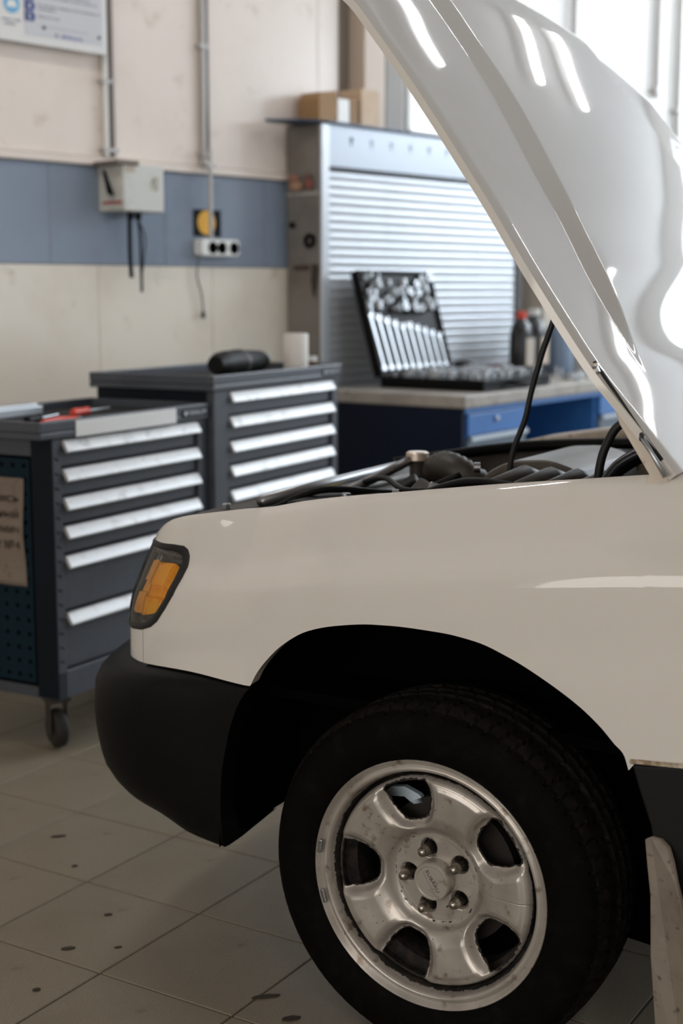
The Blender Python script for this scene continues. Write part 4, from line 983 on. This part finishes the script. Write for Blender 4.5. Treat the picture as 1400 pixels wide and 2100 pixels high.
solid('oily_rag', 'crumpled black rag against the shutter behind the case', 'rag', BENCH, .98, .58, .9275, MB().lathe([(0, 0), (.07, .0), (.085, .03), (.06, .075), (.02, .095), (0, .09)], 11), mat('black_rag', (.018, .015, .013), .9, bump=(35, 1.)), smooth=True)
M_ball = M_steel
bear = MB().lathe([(.016, 0), (.036, 0), (.038, .004), (.038, .02), (.036, .024), (.016, .024)], 24, close=True).mesh('bearing', smooth=35); bear.materials.append(M_steel)
BL = ['bright bearing ring nearest the corner of the socket case', 'bearing ring lying between case corner and cable', 'bearing ring just left of the hanging cable', 'bearing ring just right of the hanging cable', 'bearing ring in front of the pale canister']
for k, (x, y) in enumerate(((.96, .12), (1.08, .20), (1.30, .14), (1.45, .18), (1.86, .22))):
    o = obj('bearing_ring', bear, None, None, BENCH.W(x, y, .9275), (0, 0, k)); tag(o, BL[k], 'bearing', 'bearing rings on the bench')
NL = ['short bolt beside the socket case corner', 'bolt under the hanging cable', 'bolt in front of the grey blue bottle', 'bolt nearest the front edge of the bench', 'bolt in front of the black oil bottles', 'bolt before the pale canister']
bolt = MB().lathe([(.013, 0), (.013, .012), (.008, .012), (.008, .05), (0, .052)], 6).mesh('hex_bolt'); bolt.materials.append(M_steel)
for k, (x, y) in enumerate(((.94, .24), (1.36, .22), (1.7, .24), (1.2, .05), (1.46, .30), (1.95, .24))):
    o = obj('hex_bolt', bolt, None, None, BENCH.W(x, y, .9275), (0, 0, .5*k)); tag(o, NL[k], 'bolt', 'loose bolts on the bench')
solid('pry_bar', 'long dark pry bar lying along the front edge of the bench', 'pry bar', BENCH, 1.35, .07, .934, MB().tube([(0, 0, 0), (.45, .02, 0), (.52, .03, .012)], .007, 8), M_dsteel, smooth=40)
solid('steel_plate', 'grey steel plate lying on the bench beyond the cable', 'plate', BENCH, 1.95, .02, .9275, MB().box(0, .5, .0, .09, 0, .012), M_dsteel, .06, bevel=.002)
# pegboard cabinet beyond the shutter
pc = thing('wall_cupboard', 'cream cupboard with grey gauge hanging beyond the roller shutter', 'cupboard', ROOM, 1.95, -.24, 0)
part(pc, 'body', MB().box(0, .55, 0, .22, 1.0, 1.78), mat('cream_paint', (.55, .50, .42), .5), .004)
part(pc, 'gauge', MB().lathe([(.06, -.004), (.06, -.03), (.05, -.034), (0, -.034)], 24, (.20, 0, 1.42), 'Y'), mat('gauge_grey', (.35, .38, .38), .4), smooth=35)
part(pc, 'cloth', MB().box(.28, .48, -.02, -.002, 1.12, 1.38), M_white, .006)
part(pc, 'cupboard_leg', MB().box(.02, .06, .02, .06, 0, 1.0).box(.49, .53, .02, .06, 0, 1.0), M_dsteel)

# ------------------------------------------------------------------ things on the panelled wall
po = thing('poster', 'white instruction board with blue numbered tags on the wall', 'poster', ROOM, -.021, -PT - .034, -.004)
part(po, 'board', MB().box(-1.75, -.892, -.014, -.001, 2.30, 2.90), mat('board_white', (.74, .73, .72), .4), .002)
part(po, 'grey_field', MB().box(-1.287, -.917, -.0155, -.0135, 2.332, 2.88), mat('board_grey', (.60, .60, .63), .45))
part(po, 'blue_disc', MB().lathe([(.036, -.0158), (.036, -.0135)], 32, (-1.345, 0, 2.437), 'Y'), mat('sky_blue_print', (.16, .42, .68), .5))
part(po, 'car_symbol', MB().prism(rounded([(-1.368, 2.43), (-1.36, 2.445), (-1.345, 2.452), (-1.328, 2.442), (-1.322, 2.425), (-1.365, 2.422)], .004), -.0170, -.0150, 'Y'), M_white)
M_navyp = mat('navy_print', (.045, .065, .22), .5); M_prt = mat('grey_print', (.30, .30, .36), .6)
for k, s_ in enumerate(('5', '4', '3', '2')):
    z = 2.383 + .039*k
    tg = part(po, 'number_tag', MB().prism([(-1.287, z), (-1.248, z), (-1.238, z + .018), (-1.248, z + .036), (-1.287, z + .036)], -.0172, -.0150, 'Y'), M_navyp)
    lettering(po, s_, .030, M_white, (-1.273, -.0176, z + .007), (math.pi/2, 0, 0))
rt = random.Random(5)
def print_line(x, z, w, h=.008):
    """a row of small marks: print too blurred to read"""
    m = MB(); q = x
    while q < x + w:
        L_ = rt.uniform(.004, .009); m.box(q, min(q + L_, x + w), -.0166, -.0150, z, z + h*rt.choice((.7, .8, 1.))); q += L_ + rt.choice((.002, .002, .002, .007))
    return m
for x, z, w in ((-1.225, 2.402, .10), (-1.225, 2.43, .08), (-1.225, 2.444, .30), (-1.225, 2.478, .28), (-1.225, 2.492, .25), (-1.225, 2.53, .29), (-1.225, 2.56, .2), (-1.39, 2.374, .085), (-1.38, 2.358, .055)):
    part(po, 'print_line', print_line(x, z, w), M_prt)
part(po, 'emblem', MB().lathe([(.008, -.0168), (.008, -.015)], 16, (-1.142, 0, 2.345), 'Y'), M_prt)
part(po, 'maker_mark', print_line(-1.118, 2.338, .10, .014), mat('indigo_print', (.22, .23, .42), .6))
part(po, 'rule_line', MB().box(-1.22, -.99, -.0162, -.0150, 2.370, 2.372), M_prt)
for x, z in ((-1.20, 2.366), (-.935, 2.362)):
    part(po, 'pin', MB().lathe([(.006, -.0135), (.006, -.019), (0, -.020)], 10, (x, 0, z), 'Y'), M_dark)

M_pipe = mat('grey_conduit', (.46, .44, .42), .4, .2); M_pipe2 = mat('dark_conduit', (.16, .13, .11), .45)
def pipe(name, lab, x, y, z0_, z1_, r, m, cat='conduit', group=None, clips=()):
    t = thing(name, lab, cat, ROOM, x, -PT - y, 0, group=group)
    part(t, 'tube', MB().tube([(0, 0, z0_), (0, 0, z1_)], r, 12), m, smooth=40)
    for z in clips: part(t, 'clip', MB().box(-r - .014, r + .014, -r - .002, y - .001, z - .008, z + .008), M_pipe, .002)
pipe('conduit', 'pale cable conduit rising from the wall switch box', -.905, .016, 1.905, CEIL - .06, .013, M_plaster, clips=(1.93, 2.2, 2.7))
pipe('conduit', 'dark pipe rising just right of the switch box conduit', -.873, .014, 1.905, CEIL - .06, .011, M_pipe2, clips=(1.93,))
pipe('conduit', 'pale pipe of the pair above the wall socket', -.372, .016, 1.905, CEIL - .06, .013, M_pipe, clips=(1.95, 2.4))
pipe('conduit', 'dark pipe of the pair above the wall socket', -.345, .013, 1.93, CEIL - .06, .010, M_pipe2)
pipe('conduit', 'slim grey conduit running down to the double socket', -.368, .052, 1.59, 1.97, .010, M_pipe, clips=(1.9,))
pipe('conduit', 'pipe on the white wall just above the raised hood', 2.49, .03, 2.5, CEIL - .06, .018, M_pipe, group='pipes on the white wall')
pipe('conduit', 'left pipe of the pair on the bright wall at the right edge', 3.43, .03, 2.55, CEIL - .06, .022, M_pipe, group='pipes on the white wall', clips=(2.6,))
pipe('conduit', 'right pipe of the pair on the bright wall at the right edge', 3.70, .03, 2.2, CEIL - .06, .022, M_pipe, group='pipes on the white wall', clips=(2.5,))

sb = thing('switch_box', 'grimy grey electrical switch box with a black lever on the wall', 'switch box', ROOM, 0, -PT, 0)
M_box = mat('dirty_box_paint', (.62, .62, .58), .45, noise=[(9, .5, .75, (.50, .48, .43))])
part(sb, 'enclosure', MB().box(-.94, -.725, -.16, 0, 1.682, 1.866), M_box, .006)
part(sb, 'top_cap', MB().box(-.975, -.86, -.168, .0, 1.862, 1.880), M_pipe2, .004)
part(sb, 'lever', MB().prism(rounded([(-.115, 1.74), (-.06, 1.84), (-.045, 1.85), (-.075, 1.75)], .008), -.948, -.955, 'X'), M_black, .002)
part(sb, 'red_stripe', MB().box(-.9425, -.9395, -.15, -.03, 1.712, 1.722), mat('red_stripe', (.40, .06, .05), .5))
part(sb, 'warning_label', MB().prism(rounded([(-.80, 1.77), (-.765, 1.765), (-.755, 1.82), (-.79, 1.825)], .006), -.1612, -.1595, 'Y'), mat('label_brown', (.16, .12, .07), .6, noise=[(80, .45, .55, (.6, .58, .5))]))
part(sb, 'tape', MB().box(-.93, -.88, -.1612, -.1595, 1.835, 1.862), mat('old_tape', (.48, .40, .32), .6))
part(sb, 'cable_gland', MB().lathe([(.014, 1.655), (.014, 1.683)], 14, (-.84, -.08, 0)).lathe([(.014, 1.655), (.014, 1.683)], 14, (-.80, -.08, 0)), M_black, smooth=40)
for k, pts in enumerate((((-.845, -.08, 1.66), (-.842, -.075, 1.60), (-.838, -.07, 1.50), (-.825, -.06, 1.42)), ((-.80, -.08, 1.66), (-.79, -.08, 1.58), (-.785, -.075, 1.48), (-.78, -.07, 1.36)), ((-.79, -.08, 1.64), (-.765, -.08, 1.58), (-.765, -.07, 1.50), (-.78, -.07, 1.41)))):
    solid('strap', ['black cable end hanging straight under the switch box', 'longest black cord hanging under the switch box', 'thin looped cord hanging rightmost under the switch box'][k], 'cord', ROOM, 0, -PT, 0, MB().tube(catmull(pts, 8), [.009, .006, .003][k], 8), M_black, smooth=True, group='cords under the switch box')

ws = thing('wall_socket', 'white surface double socket with dark holes on the blue stripe', 'socket', ROOM, 0, -PT, 0)
part(ws, 'body', MB().prism(rounded([(-.425, 1.515), (-.198, 1.515), (-.198, 1.588), (-.425, 1.588)], .018), -.055, 0, 'Y'), M_white, .006)
for x in (-.36, -.305, -.232):
    part(ws, 'socket_well', MB().lathe([(.027, -.0565), (.027, -.054), (.0, -.054)], 20, (x, 0, 1.551), 'Y'), M_dark)
ys = thing('warning_sign', 'yellow round sticker on a black square behind the socket conduit', 'sign', ROOM, 0, -PT, 0)
part(ys, 'backing', MB().box(-.425, -.262, -.004, 0, 1.60, 1.716), M_black, .001)
part(ys, 'yellow_disc', MB().lathe([(.052, -.0055), (.052, -.003)], 36, (-.350, 0, 1.660), 'Y'), mat('signal_yellow', (.80, .42, .03), .5))
wd = thing('loose_wire', 'thin dark wire with a plug end dangling below the wall socket', 'wire', ROOM, 0, -PT - .02, 0)
part(wd, 'cord', MB().tube(catmull([(-.415, 0, 1.515), (-.425, 0, 1.43), (-.40, 0, 1.35), (-.392, 0, 1.27)], 8), .004, 6), mat('wire_grey', (.09, .08, .075), .5), smooth=True)
part(wd, 'plug', MB().lathe([(.006, 1.245), (.009, 1.255), (.007, 1.275)], 10, (-.392, 0, 0)), M_black, smooth=True)

# debris on the floor
M_chip = mat('dirt_chip', (.035, .026, .018), .9)
CH = [(120, 1716, 'long dark dirt flake on the tile beneath the tool cabinet', .02, .006), (153, 1777, 'small dirt crumb beside the tile joint crossing', .008, .005), (140, 1946, 'largest black dirt flake on the tile left of the tire', .016, .007), (222, 1877, 'brown dirt flake on the tile under the bumper', .010, .005), (242, 1944, 'thin curled dirt flake right of the largest black flake', .009, .003), (75, 2031, 'dirt crumb low at the left edge of the floor', .009, .006), (597, 2090, 'flat dark flake at the bottom beside the tire', .02, .009), (545, 2045, 'long black chip stuck in the tile joint beside the tire', .03, .007)]
for px, py, lab, a, b_ in CH:
    c_, s_ = math.cos(PITCH), math.sin(PITCH); dx, dz = (px - 700)/2917, -(py - 1050)/2917
    r = Vector((dx, c_ + dz*s_, -s_ + dz*c_)); p = Vector((0, 0, H_CAM)) + r*(-H_CAM/r.z)
    o = obj('dirt_flake', MB().prism(rounded([(-a, -b_*.4), (-a*.3, -b_), (a*.6, -b_*.7), (a, b_*.2), (a*.2, b_), (-a*.7, b_*.6)], b_*.5), 0, .0025, 'Z').mesh('dirt_flake'), M_chip, None, (p.x, p.y, .0005), (0, 0, .2))
    tag(o, lab, 'dirt flake', 'dirt flakes on the tiles')
